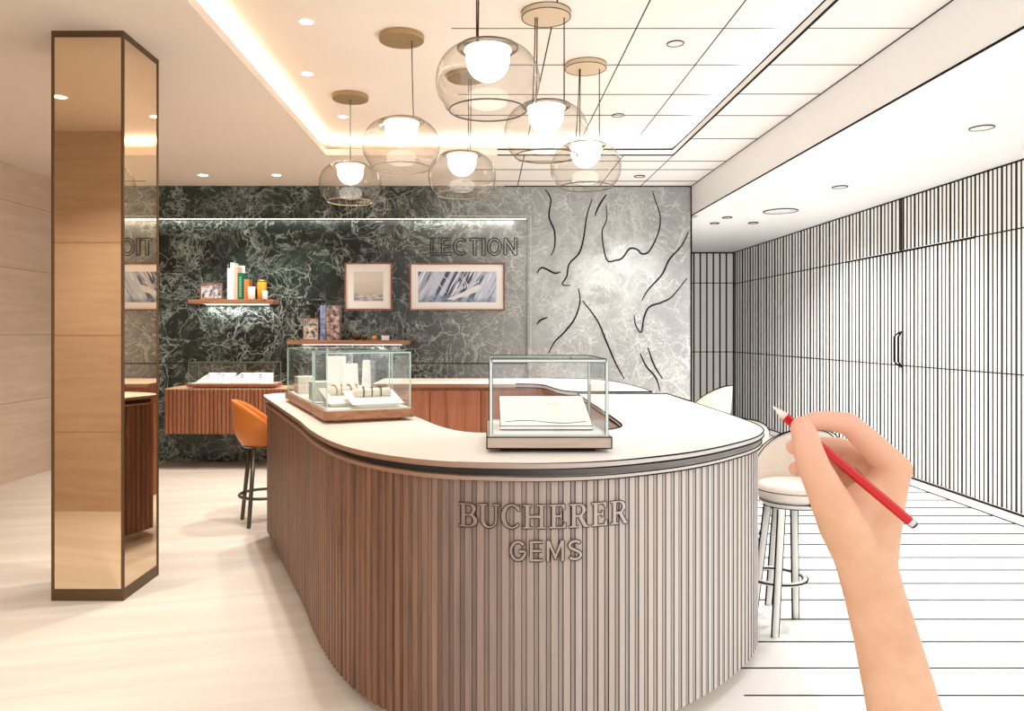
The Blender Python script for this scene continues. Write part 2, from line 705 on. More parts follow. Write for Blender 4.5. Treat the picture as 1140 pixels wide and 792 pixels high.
for ln in lines:
    pts = [at(440 + p[0] / 2.932, 190 + p[1] / 2.932, YB) for p in ln]
    sp = spline(pts)
    n = len(sp)
    m.tube(sp, [.004 + .005 * math.sin(PI * min(1, (i + 2) / (n + 2))) for i in range(n)], 6, mi=2)
m.box(XB - .012, XB + .004, YB - .004, YB + .01, 0, ZC, 2)
struct(m.build('wall_back', [M['marble'], M['black'], M['ink']]), 'dark green marble wall with white veins paling to the right')

# led lines of the recessed panel
t = thing('led_strip', 'thin white light line framing the recessed dark marble panel', 'light strip', (NX, YB, NZ))
mm = MB()
mm.box(XL + .3, NX - .02, YB + .018, YB + .030, NZ - .0045, NZ - .0005)
mm.build('top_strip', M['led'], t)
mm = MB()
mm.box(NX - .006, NX - .0005, YB + .004, YB + .03, 1.0, NZ - .01)
mm.box(NX + .022, NX + .030, YB - .004, YB - .0005, 1.0, NZ + .03)
mm.box(-.4, NX + .022, YB - .004, YB - .0005, NZ + .022, NZ + .030)
mm.build('side_strip', M['led_soft'], t)
area('niche_light', (-1.9, YB + .024, NZ - .012), (0, 0, 0), 4.4, .02, P_NICHE, (1, .97, .9))

m = MB()
m.box(XL - .2, XL, 1.99, YB, 0, ZU)
for z in (.74, 1.375, 2.0, 2.62):
    m.box(XL - .01, XL + .0012, 1.99, YB, z - .003, z + .003, 1)
for i, y in enumerate((2.6, 4.1, 5.6, 6.9)):
    m.box(XL - .01, XL + .0012, y - .003, y + .003, 0, ZC, 1)
tj = plain('stone_joint', srgb(172, 140, 112), .7)
struct(m.build('wall_left', [M['travertine'], tj]), 'travertine clad wall on the far left')
m = MB()
m.box(XL - .2, -2.5, 1.79, 1.99, 0, ZU)
for z in (.62, 1.375, 2.1):
    m.box(XL, -2.5, 1.98, 1.9912, z - .003, z + .003, 1)
struct(m.build('wall_front', [M['travertine'], tj]), 'travertine wall seen only in the column mirror')


# right wall: slats drawn in ink
def slat_ys():
    y, out = 3.4, []
    while y < YA - .03:
        out.append(y)
        y += .052 + max(0, (y - 6.0)) * .0115
    return out


D0, D1, DZ = 3.88 * 850 / (1086 - 541), 3.88 * 850 / (1003.5 - 541), 2.155
D2 = D1 + (D1 - D0)
SL = slat_ys()


def slat_strips(m, xf, ylo, yhi, z0, z1, mi):
    for i, y in enumerate(SL):
        if y < ylo + .012 or y > yhi - .012:
            continue
        w = (.0078 + max(0, y - 6) * .0024) * (1.5 if i % 3 == 0 else 1.0)
        m.box(xf - .0015, xf + .002, y - w, y + w, z0, z1, mi)


m = MB()
m.box(XR, XR + .2, 2.2, YA + .2, 0, ZL + .1)
slat_strips(m, XR, 3.0, D0, .085, ZL, 1)
slat_strips(m, XR, D0, D2, DZ + .012, ZL, 1)
slat_strips(m, XR, D2, YA, .085, ZL, 1)
for z in (1.09, 2.155):
    m.box(XR - .002, XR + .002, 3.0, D0, z - .005, z + .005, 1)
    m.box(XR - .002, XR + .002, D2, YA, z - .006, z + .006, 1)
m.box(XR - .004, XR + .002, 3, YA, ZL - .012, ZL, 2)
m.box(XR - .004, XR + .002, D1 - .012, D1 + .012, DZ, ZL, 2)
m.box(XR - .004, XR + .002, D0 - .008, D0 + .008, DZ, ZL, 2)
struct(m.build('wall_right', [M['white'], M['ink_soft'], M['ink']]), 'white slatted wall drawn in thin black lines')


def door(n, ya, yb, hy, label):
    m = MB()
    m.box(XR - .006, XR + .02, ya + .006, yb - .006, .09, DZ - .008)
    slat_strips(m, XR - .006, ya, yb, .09, DZ - .01, 1)
    m.box(XR - .008, XR - .004, ya + .004, yb - .004, 1.085, 1.095, 1)
    # dark joint round the leaf
    for (a, b) in ((ya, ya + .008), (yb - .01, yb)):
        m.box(XR - .004, XR + .004, a, b, .085, DZ, 2)
    m.box(XR - .007, XR + .004, ya, yb, DZ - .012, DZ + .006, 2)
    d = struct(m.build(n, [M['white'], M['ink_soft'], M['ink']]), label)
    h = MB()
    s = 1 if hy > (ya + yb) / 2 else -1
    hx = XR - .05
    off = .035
    yy = hy - s * off
    zc = 1.4 - 19 * 7.13 / 850
    z0, z1 = zc - .165, zc + .165
    h.tube([(XR - .006, yy + s * .02, z0), (hx, yy, z0 + .05), (hx, yy, z1 - .05), (XR - .006, yy + s * .02, z1)], .008, 8)
    h.build('handle', M['ink'], d)


door('door_1', D0, D1, D1, 'right leaf of the double slatted door')
door('door_2', D1, D2, D1, 'left leaf of the double slatted door')
# alcove end wall and the hidden side of the alcove
m = MB()
m.box(XB - .2, XR + .2, YA, YA + .2, 0, ZL + .1)
x = XB + .03
while x < XR - .02:
    m.box(x - .012, x + .012, YA - .002, YA + .002, .085, ZL, 1)
    x += .102
for z in (1.09, 2.17):
    m.box(XB, XR, YA - .003, YA + .002, z - .006, z + .006, 2)
m.box(XB, XR, YA - .004, YA + .002, ZL - .02, ZL, 2)
m.box(XR - .014, XR, YA - .014, YA, 0, ZL, 2)
struct(m.build('wall_alcove', [M['white'], M['ink_soft'], M['ink']]), 'short slatted end wall of the alcove beyond the marble')
m = MB()
m.box(XB - .2, XB, YB + .2, YA, 0, ZL + .1)
struct(m.build('wall_alcove_side', M['white']))
m = MB()
m.box(XR - .018, XR, 3.0, YA, 0, .075)
m.box(XR - .02, XR - .001, 3.0, YA, .068, .079, 1)
m.box(XR - .022, XR - .016, 3.0, YA, 0, .008, 1)
struct(m.build('baseboard_right', [M['white'], M['ink']]))

# ------------------------------------------------------------------ mirror column
cx0, cx1, cy0, cy1 = -2.262, -1.884, 3.97, 4.40
t = thing('mirror_column', 'square column clad in bronze mirror with a brown metal frame', 'column', ((cx0 + cx1) / 2, (cy0 + cy1) / 2, 0))
f = MB()
e = .015
for (xa, ya) in ((cx0, cy0), (cx1 - e, cy0), (cx0, cy1 - e), (cx1 - e, cy1 - e)):
    f.bevbox(xa, xa + e, ya, ya + e, 0, ZC, .003)
f.build('corner_frame', M['bronze'], t)
f = MB()
f.box(cx0 + .003, cx1 - .003, cy0 + .003, cy1 - .003, 0, .062)
f.build('plinth_band', M['bronze'], t)
f = MB()
f.box(cx0 + .003, cx1 - .003, cy0 + .003, cy1 - .003, ZC - .034, ZC)
f.build('top_band', M['bronze'], t)
f = MB()
f.box(cx0 + e, cx1 - e, cy0 + .005, cy0 + .012, .062, ZC - .034)
f.build('mirror_panel', M['mirror'], t)
f = MB()
f.box(cx1 - .012, cx1 - .005, cy0 + e, cy1 - e, .062, ZC - .034)
f.build('mirror_panel', M['mirror'], t)
f = MB()
f.box(cx0 + .005, cx0 + .012, cy0 + e, cy1 - e, .062, ZC - .034)
f.build('mirror_panel', M['mirror'], t)
f = MB()
f.box(cx0 + e, cx1 - e, cy1 - .012, cy1 - .005, .062, ZC - .034)
f.build('mirror_panel', M['mirror'], t)

# ------------------------------------------------------------------ main counter
OUT = [(-1.00, 5.52), (-1.28, 5.44), (-1.43, 5.37), (-1.505, 5.27), (-1.50, 5.15), (-1.30, 4.66), (-1.09, 4.15), (-.90, 3.69), (-.775, 3.36), (-.62, 3.02),
       (-.464, 2.78), (-.302, 2.625), (-.143, 2.535), (.018, 2.50), (.211, 2.49), (.416, 2.535), (.643, 2.655), (.80, 2.775), (.95, 2.925),
       (1.10, 3.11), (1.20, 3.30), (1.247, 3.48), (1.262, 3.70), (1.265, 4.0), (1.262, 4.5), (1.255, 5.0), (1.25, 5.29)]
INN = [(.635, 5.29), (.635, 4.6), (.635, 4.0), (.632, 3.62), (.61, 3.45), (.54, 3.35), (.42, 3.29), (.25, 3.265), (.10, 3.25), (-.03, 3.25),
       (-.11, 3.30), (-.18, 3.41), (-.25, 3.57), (-.346, 3.84), (-.55, 4.33), (-.78, 4.88), (-.97, 5.34)]


def smooth2(pts, n=8):
    return [(p.x, p.y) for p in spline([(a, b, 0) for a, b in pts], n)]


def resample(pts, step):
    out = [pts[0]]
    acc = 0.0
    for a, b in zip(pts[:-1], pts[1:]):
        L = math.dist(a, b)
        if L < 1e-9:
            continue
        d = step - acc
        while d <= L:
            out.append((a[0] + (b[0] - a[0]) * d / L, a[1] + (b[1] - a[1]) * d / L))
            d += step
        acc = L - (d - step)
    return out


def normals(pts):
    out = []
    for i in range(len(pts)):
        a, b = pts[max(i - 1, 0)], pts[min(i + 1, len(pts) - 1)]
        dx, dy = b[0] - a[0], b[1] - a[1]
        L = math.hypot(dx, dy) or 1
        out.append((dy / L, -dx / L))
    return out


def offs(pts, d):
    """shift towards the right hand side of travel"""
    return [(p[0] + n[0] * d, p[1] + n[1] * d) for p, n in zip(pts, normals(pts))]


outer = resample(smooth2(OUT), .02)
inner = resample(smooth2(INN), .03)
# travel of outer: left rear -> front -> right rear, its outside is on the right hand?
_n = normals(outer)[len(outer) // 2]
SO = 1 if _n[1] < 0 else -1       # outside faces the camera (-y)


def ushape(d_out, d_in):
    o = offs(outer, -SO * d_out)
    i = offs(inner, -SO * d_in)
    return o + i


counter = thing('reception_counter', 'long curved sales counter clad in walnut slats with a pale top', 'counter', (0, 3.6, 0))
m = MB()
m.prism(ushape(0, 0), .953, .972, 0, mi_side=1)
# ink along the drawn part of the slab
sk = [p for p in outer if p[0] > -.1 and p[1] < 4.9]
def ramp(pts, r):
    return [max(.0004, r * min(1, (p[0] + .1) / .7)) for p in pts]


m.tube([(p[0], p[1], .9725) for p in offs(sk, SO * .0005)], ramp(sk, .0030), 5, mi=2)
m.tube([(p[0], p[1], .953) for p in offs(sk, SO * .0005)], ramp(sk, .0032), 5, mi=2)
rs = [p for p in outer if p[0] > 1.0 and p[1] > 4.7]
m.tube([(p[0], p[1], .9725) for p in rs] + [(.64, 5.29, .9725)], .0065, 5, mi=2)
ik = [p for p in inner if p[0] > .28]
m.tube([(p[0], p[1], .9725) for p in ik], .0045, 5, mi=2)
m.tube([(p[0], p[1], .953) for p in ik], .0045, 5, mi=2)
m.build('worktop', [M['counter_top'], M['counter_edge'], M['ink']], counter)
m = MB()
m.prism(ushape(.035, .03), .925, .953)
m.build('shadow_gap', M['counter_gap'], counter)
m = MB()
m.prism(ushape(.008, .02), .911, .925)
sk2 = [p for p in outer if p[0] > -.1 and p[1] < 4.6]
m.tube([(p[0], p[1], .925) for p in offs(sk2, -SO * .0075)], ramp(sk2, .0024), 5, mi=1)
m.tube([(p[0], p[1], .911) for p in offs(sk2, -SO * .0075)], ramp(sk2, .0024), 5, mi=1)
m.build('ledge', [M['counter_edge'], M['ink']], counter)
# slatted body
ZB0, ZB1 = .062, .911
m = MB()
core_out = offs(outer, -SO * .036)
m.prism(core_out + offs(inner, -SO * .03), ZB0, ZB1)
PITCH = .042
base = resample(smooth2(OUT), PITCH / 8)
nrm = normals(base)
front = []
tags = []
for i, (p, n) in enumerate(zip(base, nrm)):
    k = i % 8
    d = {0: .0235, 1: .0225, 2: .0225, 3: .0225, 4: .0225, 5: .0235, 6: .0295, 7: .0295}[k]
    if k > 5 and p[0] < -.3:
        d = .033
    front.append((p[0] - SO * n[0] * d, p[1] - SO * n[1] * d))
    tags.append(k)
nF = len(front)
vs = [(p[0], p[1], ZB0) for p in front] + [(p[0], p[1], ZB1) for p in front]
m.add(vs, [(i, i + 1, nF + i + 1, nF + i) for i in range(nF - 1)])
vs2 = [(p[0], p[1], z) for z in (ZB0, ZB1) for p in front] + [(p[0], p[1], z) for z in (ZB0, ZB1) for p in offs(base, -SO * .037)]
m.add(vs2, [(i, i + 1, 2 * nF + i + 1, 2 * nF + i) for i in range(nF - 1)] + [(nF + i, nF + i + 1, 3 * nF + i + 1, 3 * nF + i) for i in range(nF - 1)])
# drawn lines on the slat edges, from the middle of the front to the right
for i in range(1, nF - 1):
    k = tags[i]
    if k not in (0, 5):
        continue
    x, y = front[i]
    if x < -.32:
        continue
    w = .0004 + .0011 * min(1, max(0, (x + .32) / .7))
    n = nrm[i]
    tx, ty = -n[1], n[0]
    ox, oy = SO * n[0] * .0004, SO * n[1] * .0004
    a = (x - tx * w + ox, y - ty * w + oy)
    b = (x + tx * w + ox, y + ty * w + oy)
    c = (b[0] - SO * n[0] * .002, b[1] - SO * n[1] * .002)
    d = (a[0] - SO * n[0] * .002, a[1] - SO * n[1] * .002)
    m.prism([a, b, c, d], ZB0, ZB1, 1 if x > .25 else 2)
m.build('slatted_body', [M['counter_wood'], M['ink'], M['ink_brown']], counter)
m = MB()
m.prism(ushape(.11, .05), 0, ZB0)
m.build('plinth', plain('plinth_stone', srgb(222, 204, 184), .5), counter)


# ---- letters
def arc(cx, cy, rx, ry, a0, a1, n=14):
    return [(cx + rx * math.cos(math.radians(a0 + (a1 - a0) * i / n)), cy + ry * math.sin(math.radians(a0 + (a1 - a0) * i / n))) for i in range(n + 1)]


SERIF = {
    'H': (.94, [[(0, 0), (.38, 0), (.38, .09), (.28, .09), (.28, .44), (.66, .44), (.66, .09), (.56, .09), (.56, 0), (.94, 0), (.94, .09), (.84, .09), (.84, .91), (.94, .91), (.94, 1), (.56, 1), (.56, .91), (.66, .91), (.66, .56), (.28, .56), (.28, .91), (.38, .91), (.38, 1), (0, 1), (0, .91), (.1, .91), (.1, .09), (0, .09)]]),
    'E': (.69, [[(0, 0), (.69, 0), (.69, .25), (.6, .25), (.55, .09), (.28, .09), (.28, .46), (.45, .46), (.45, .36), (.53, .36), (.53, .66), (.45, .66), (.45, .56), (.28, .56), (.28, .91), (.52, .91), (.57, .76), (.65, .76), (.65, 1), (0, 1), (0, .91), (.1, .91), (.1, .09), (0, .09)]]),
    'B': (.78, [[(0, 0)] + arc(.43, .275, .35, .275, -90, 58) + arc(.41, .76, .31, .24, -42, 90) + [(0, 1), (0, .91), (.1, .91), (.1, .09), (0, .09)],
                [(.28, .09)] + arc(.40, .275, .18, .185, -90, 90) + [(.28, .46)],
                [(.28, .56)] + arc(.39, .735, .15, .175, -90, 90) + [(.28, .91)]]),
    'R': (.82, [[(0, 0), (.38, 0), (.38, .09), (.28, .09), (.28, .44), (.37, .44), (.60, 0), (.82, 0), (.82, .09), (.75, .09), (.55, .47)] + arc(.40, .735, .31, .265, -48, 90) + [(0, 1), (0, .91), (.1, .91), (.1, .09), (0, .09)],
                [(.28, .54)] + arc(.38, .725, .15, .185, -90, 90) + [(.28, .91)]]),
    'U': (.86, [[(0, 1), (0, .91), (.09, .91)] + arc(.43, .33, .34, .35, 180, 360) + [(.77, .91), (.86, .91), (.86, 1), (.56, 1), (.56, .91), (.66, .91)] + arc(.465, .33, .195, .24, 360, 180) + [(.27, .91), (.37, .91), (.37, 1)]]),
    'C': (.80, [arc(.43, .5, .43, .52, 48, 318, 22) + [(.68, .24)] + arc(.45, .5, .25, .42, 320, 48, 18)[1:-1] + [(.68, .70), (.76, .70), (.76, 1.0), (.70, 1.0)]]),
}


def stroke(cl, w):
    a, b = [], []
    for i in range(len(cl)):
        p, q = cl[max(i - 1, 0)], cl[min(i + 1, len(cl) - 1)]
        dx, dy = q[0] - p[0], q[1] - p[1]
        L = math.hypot(dx, dy) or 1
        a.append((cl[i][0] - dy / L * w / 2, cl[i][1] + dx / L * w / 2))
        b.append((cl[i][0] + dy / L * w / 2, cl[i][1] - dx / L * w / 2))
    return a + b[::-1]


S_ = .16
SANS = {
    'G': (.78, [stroke(arc(.40, .5, .33, .43, 38, 350, 26) + [(.72, .48), (.42, .48)], S_)]),
    'E': (.62, [[(0, 0), (.62, 0), (.62, S_ * .85), (S_, S_ * .85), (S_, .44), (.56, .44), (.56, .58), (S_, .58), (S_, 1 - S_ * .85), (.62, 1 - S_ * .85), (.62, 1), (0, 1)]]),
    'M': (.86, [[(0, 0), (S_, 0), (S_, .68), (.40, .06), (.46, .06), (.70, .68), (.70, 0), (.86, 0), (.86, 1), (.68, 1), (.43, .36), (.18, 1), (0, 1)]]),
    'S': (.70, [stroke(arc(.35, .735, .26, .19, 25, 225, 14) + [(.30, .535), (.42, .47)] + arc(.35, .265, .27, .195, 50, -155, 14), S_)]),
    'L': (.55, [[(0, 0), (.55, 0), (.55, .14), (S_, .14), (S_, 1), (0, 1)]]),
    'C': (.76, [stroke(arc(.41, .5, .34, .43, 45, 315, 24), S_)]),
    'T': (.66, [[(.25, 0), (.41, 0), (.41, .86), (.66, .86), (.66, 1), (0, 1), (0, .86), (.25, .86)]]),
    'I': (.16, [[(0, 0), (.16, 0), (.16, 1), (0, 1)]]),
    'O': (.80, [arc(.40, .5, .40, .51, 0, 350, 26), arc(.40, .5, .25, .36, 0, 350, 26)]),
    'N': (.76, [[(0, 0), (S_, 0), (S_, .70), (.60, 0), (.76, 0), (.76, 1), (.60, 1), (.60, .30), (S_, 1), (0, 1)]]),
}


def letter(glyph, width, height, x0, z0, mapf, depth, ink_r, name, mats, parent, fill=True):
    w, loops = glyph
    sx = width / w
    L2 = [[(x0 + p[0] * sx, z0 + p[1] * height) for p in lp] for lp in loops]
    m = MB()
    if fill:
        dense = []
        for lp in L2:
            d = []
            for i in range(len(lp)):
                a, b = lp[i], lp[(i + 1) % len(lp)]
                k = max(1, int(math.dist(a, b) / .02))
                d += [(a[0] + (b[0] - a[0]) * j / k, a[1] + (b[1] - a[1]) * j / k) for j in range(k)]
            dense.append(d)
        flat = [p for lp in dense for p in lp]
        tris = tessellate_polygon([[Vector((p[0], p[1], 0)) for p in lp] for lp in dense])
        n = len(flat)
        m.add([mapf(p[0], p[1], depth) for p in flat] + [mapf(p[0], p[1], 0) for p in flat], [tuple(t) for t in tris] + [tuple(i + n for i in t) for t in tris], 0)
        for lp in dense:
            k = len(lp)
            m.add([mapf(p[0], p[1], depth) for p in lp] + [mapf(p[0], p[1], 0) for p in lp], [(i, (i + 1) % k, k + (i + 1) % k, k + i) for i in range(k)], 0)
        L2 = dense
    for lp in L2:
        m.tube([mapf(p[0], p[1], depth) for p in lp], ink_r, 5, closed=True, mi=1)
    return m.build(name, mats, parent)


fr_pts = sorted([(p[0], p[1]) for p in offs(outer, -SO * .0225) if p[1] < 3.0 and p[0] > -.7])


def on_counter(x, z, d):
    for a, b in zip(fr_pts[:-1], fr_pts[1:]):
        if a[0] <= x <= b[0]:
            t_ = (x - a[0]) / (b[0] - a[0] + 1e-9)
            return Vector((x, a[1] + (b[1] - a[1]) * t_ - d, z))
    return Vector((x, 2.5 - d, z))


YL = 2.515
lettering = bpy.data.objects.new('lettering', None)
COL.objects.link(lettering)
lettering.parent = counter
lettering.location = (0, 0, 0)
k_ = 4.957
for ch, a, b in (('B', 100, 208), ('U', 210, 328), ('C', 335, 445), ('H', 455, 585), ('E', 600, 695), ('R', 712, 825), ('E', 838, 932), ('R', 950, 1060)):
    xa, xb = (a / k_ + 490 - VX) / FPX * YL, (b / k_ + 490 - VX) / FPX * YL
    zt, zb = EYE - (105 / k_ + 540 - VY) / FPX * YL, EYE - (240 / k_ + 540 - VY) / FPX * YL
    letter(SERIF[ch], xb - xa, zt - zb, xa, zb, on_counter, .006, .0015, 'letter', [M['counter_wood'], M['ink_brown']], lettering)
for ch, a, b in (('G', 382, 475), ('E', 492, 565), ('M', 585, 685), ('S', 703, 788)):
    xa, xb = (a / k_ + 490 - VX) / FPX * YL, (b / k_ + 490 - VX) / FPX * YL
    zt, zb = EYE - (304 / k_ + 540 - VY) / FPX * YL, EYE - (420 / k_ + 540 - VY) / FPX * YL
    letter(SANS[ch], xb - xa, zt - zb, xa, zb, on_counter, .006, .0015, 'letter', [M['counter_wood'], M['ink_brown']], lettering)

# lettering on the marble
wl = thing('wall_lettering', 'dark outlined capital letters reading LECTION on the marble above the sailing picture', 'lettering', at(510, 285, YB + ND))
k2 = 6.333
yw = YB + ND


def on_wall(x, z, d):
    return Vector((x, yw - d, z))


lm = M['marble']
for ch, a, b in (('L', 250, 308), ('E', 325, 395), ('C', 412, 505), ('T', 522, 600), ('I', 612, 634), ('O', 650, 748), ('N', 766, 860)):
    xa, xb = (a / k2 + 440 - VX) / FPX * yw, (b / k2 + 440 - VX) / FPX * yw
    zt, zb = EYE - (224 / k2 + 230 - VY) / FPX * yw, EYE - (344 / k2 + 230 - VY) / FPX * yw
    letter(SANS[ch], xb - xa, zt - zb, xa, zb, on_wall, .006, .0055, 'letter', [lm, M['ink_soft']], wl)

# ------------------------------------------------------------------ back counter
bc = thing('back_counter', 'low walnut back counter with a pale curved top behind the main counter', 'counter', (.2, 6.6, 0))
BO = [(-.95, 6.38), (.25, 6.38), (.40, 6.33), (.48, 6.2), (.51, 6.0), (.545, 5.75), (.60, 5.58), (.70, 5.52), (1.20, 5.52), (1.20, 5.87), (1.17, 6.3), (1.09, 6.74), (.9, 7.05), (.6, 7.13), (-.95, 7.13)]
BOs = BO[:1] + smooth2(BO[1:8], 5) + BO[8:9] + smooth2(BO[9:14], 5) + BO[14:]


def shrink(poly, d):
    c = []
    n = len(poly)
    for i in range(n):
        a, b = poly[i - 1], poly[(i + 1) % n]
        dx, dy = b[0] - a[0], b[1] - a[1]
        L = math.hypot(dx, dy) or 1
        c.append((poly[i][0] - dy / L * d, poly[i][1] + dx / L * d))
    return c


m = MB()
ZBT = .968
m.prism(BOs, ZBT - .03, ZBT, 0, mi_side=1)
ed = [p for p in BOs if p[0] > -.3]
m.tube([(p[0], p[1], ZBT) for p in ed], .0055, 5, mi=2)
m.tube([(p[0], p[1], ZBT - .03) for p in ed], .0055, 5, mi=2)
m.build('worktop', [M['counter_top'], M['counter_edge'], M['ink']], bc)
m = MB()
m.prism(shrink(BOs, .04), 0, ZBT - .03)
yf = 6.42
m.build('cabinet_body', M['walnut_red'], bc)
for i in range(3):
    xa = -.90 + i * .43
    m = MB()
    m.bevbox(xa + .004, xa + .424, yf - .018, yf + .004, .09, .91, .003)
    m.build('cabinet_door', M['walnut_red'], bc)


# ------------------------------------------------------------------ display cases
def glass_box(w, d, h, z0, edge_r=.004):
    """returns panes and edges builders in local coords (centre base at origin)"""
    p = MB()
    t_ = .004
    x, y = w / 2, d / 2
    p.box(-x, x, -y, -y + t_, z0, z0 + h)
    p.box(-x, x, y - t_, y, z0, z0 + h)
    p.box(-x, -x + t_, -y + t_, y - t_, z0, z0 + h)
    p.box(x - t_, x, -y + t_, y - t_, z0, z0 + h)
    p.box(-x, x, -y, y, z0 + h, z0 + h + t_)
    return p


def glass_edges(w, d, h, z0, r=.004, mi=0):
    e = MB()
    x, y = w / 2, d / 2
    zt = z0 + h
    for sx in (-1, 1):
        for sy in (-1, 1):
            e.box(sx * x - r, sx * x + r, sy * y - r, sy * y + r, z0, zt + r, mi)
    for z, rr in ((zt, r), (z0, r * .7)):
        for sy in (-1, 1):
            e.box(-x, x, sy * y - rr, sy * y + rr, z - rr, z + rr, mi)
        for sx in (-1, 1):
            e.box(sx * x - rr, sx * x + rr, -y, y, z - rr, z + rr, mi)
    return e


def local_build(mb, name, mats, parent):
    """mb in the local coordinates of parent"""
    off = Vector((0, 0, 0))
    p = parent
    while p is not None:
        off += p.location
        p = p.parent
    mb.v = [tuple(Vector(v) + off) for v in mb.v]
    return mb.build(name, mats, parent)


def display_case(name, label, loc, rz, w, d, h, wood, edge_mat, bed_mat, foot=True, base_h=.042, er=.004, outline=False, lid_gap=.012):
    t = thing(name, label, 'display case', loc)
    t.rotation_euler = (0, 0, rz)
    z = 0
    f = MB()
    f.box(-w / 2 + .05, w / 2 - .05, -d / 2 + .05, d / 2 - .05, 0, .016)
    local_build(f, 'foot', M['ink_soft'] if outline else wood, t)
    b = MB()
    b.bevbox(-w / 2, w / 2, -d / 2, d / 2, .015, .015 + base_h, .003)
    if outline:
        for z_ in (.016, .014 + base_h):
            b.tube([(-w / 2, -d / 2, z_), (w / 2, -d / 2, z_), (w / 2, d / 2, z_), (-w / 2, d / 2, z_)], .0022, 5, closed=True, mi=1)
        for sx in (-1, 1):
            b.tube([(sx * w / 2, -d / 2, .016), (sx * w / 2, -d / 2, .014 + base_h)], .0022, 5, mi=1)
    local_build(b, 'base', [wood, M['ink']], t)
    c = MB()
    c.box(-w / 2 + .012, w / 2 - .012, -d / 2 + .012, d / 2 - .012, .015 + base_h, .019 + base_h)
    local_build(c, 'bed', bed_mat, t)
    z0 = .019 + base_h
    g = glass_box(w - .03, d - .03, h, z0)
    local_build(g, 'glass_hood', M['pane'], t)
    e = glass_edges(w - .03, d - .03, h, z0, er)
    if outline:
        n0 = len(e.v)
        for off in (-1, 1):
            for sx in (-1, 1):
                for sy in (-1, 1):
                    X, Y = sx * (w - .03) / 2, sy * (d - .03) / 2
                    e.tube([(X + off * (er + .0005), Y, z0), (X + off * (er + .0005), Y, z0 + h)], .0016, 5, mi=1)
        X, Y = (w - .03) / 2, (d - .03) / 2
        for zz in (z0 + h + er + .001, z0 + h - er - .001):
            e.tube([(-X, -Y, zz), (X, -Y, zz), (X, Y, zz), (-X, Y, zz)], .0016, 5, closed=True, mi=1)
    local_build(e, 'hood_edge', [edge_mat, M['ink']], t)
    return t


ZT = .972
ang = math.radians(22.5)
ca, sa = math.cos(ang), math.sin(ang)


def rel(o, u, v, a=ang):
    return (o[0] + u * math.cos(a) - v * math.sin(a), o[1] + u * math.sin(a) + v * math.cos(a))


# near case on the left arm: front left corner at A0
A0 = (-.752, 3.55)
wA, dA = .435, .36
cA = rel(A0, wA / 2, dA / 2)
caseA = display_case('display_case', 'glass case on a walnut base holding bracelets on the left arm of the counter', (cA[0], cA[1], ZT), ang, wA, dA, .268, M['walnut_flat'], M['glass_edge'], M['offwhite'], er=.003)
B0 = rel(A0, 0, dA + .02)
wB, dB = .435, .93
cB = rel(B0, wB / 2, dB / 2)
caseB = display_case('display_case', 'longer glass case on a walnut base directly behind the bracelet case', (cB[0], cB[1], ZT), ang, wB, dB, .268, M['walnut_flat'], M['glass_edge'], M['offwhite'], er=.003)
wS, dS = .442, .50
caseS = display_case('display_case', 'pen outlined glass case with a blank white tray, right of centre on the counter', (.224, 2.70 + dS / 2, ZT), 0, wS, dS, .265, mk_wood('sketch_base_wood', srgb(176, 156, 140), srgb(196, 178, 164), (1.2, 26, 26)), M['glass_edge_sketch'], M['white'], er=.0045, outline=True)
for c in (caseA, caseB, caseS):
    c['group'] = 'glass display cases on the main counter'


def place(mb, o, rz, z):
    """rotate the builder about z and move it to plan point o at height z"""
    return mb.xform(Matrix.Translation((o[0], o[1], z)) @ Matrix.Rotation(rz, 4, 'Z'))


def ring_pts(c, r, n=20, axis='x', sq=1.0):
    out = []
    for i in range(n):
        a = 2 * PI * i / n
        if axis == 'x':
            out.append((c[0], c[1] + r * math.cos(a), c[2] + r * sq * math.sin(a)))
        else:
            out.append((c[0] + r * math.cos(a), c[1] + r * math.sin(a) * sq, c[2]))
    return out


zbed = ZT + .061
# sloped white display blocks in the near case
dm = M['offwhite']


def slope_block(label, o, rz, w, d, h0, h1, tip):
    t = thing('display_wedge', label, 'display stand', (o[0], o[1], zbed), 'white wedge stands in the bracelet case')
    m = MB()
    vs = [(-w / 2, -d / 2, h0), (w / 2, -d / 2, h0), (w / 2, d / 2, h1), (-w / 2, d / 2, h1),
          (-w / 2 + tip, -d / 2 + .02, 0), (w / 2 - tip, -d / 2 + .02, 0), (w / 2 - tip, d / 2 - .01, 0), (-w / 2 + tip, d / 2 - .01, 0)]
    m.add(vs, [(0, 1, 2, 3), (4, 7, 6, 5), (0, 4, 5, 1), (1, 5, 6, 2), (2, 6, 7, 3), (3, 7, 4, 0)])
    place(m, o, rz, zbed)
    m.build('wedge', dm, t)
    r = MB()
    r.tube([(-w * .36, d * .12, h0 + (h1 - h0) * .62 + .012), (w * .36, d * .12, h0 + (h1 - h0) * .62 + .012)], .024, 14)
    place(r, o, rz, zbed)
    r.build('cushion_roll', plain('cushion', srgb(236, 228, 212), .8), t)
    return (o, rz, w, d, h0, h1)


w1 = slope_block('white wedge stand with a roll of gold bracelets, rear one in the near case', rel(A0, .155, .235), ang + math.radians(8), .24, .17, .02, .085, .03)
w2 = slope_block('white wedge stand with dark bracelets, front one in the near case', rel(A0, .262, .122), ang + math.radians(4), .26, .17, .022, .075, .05)


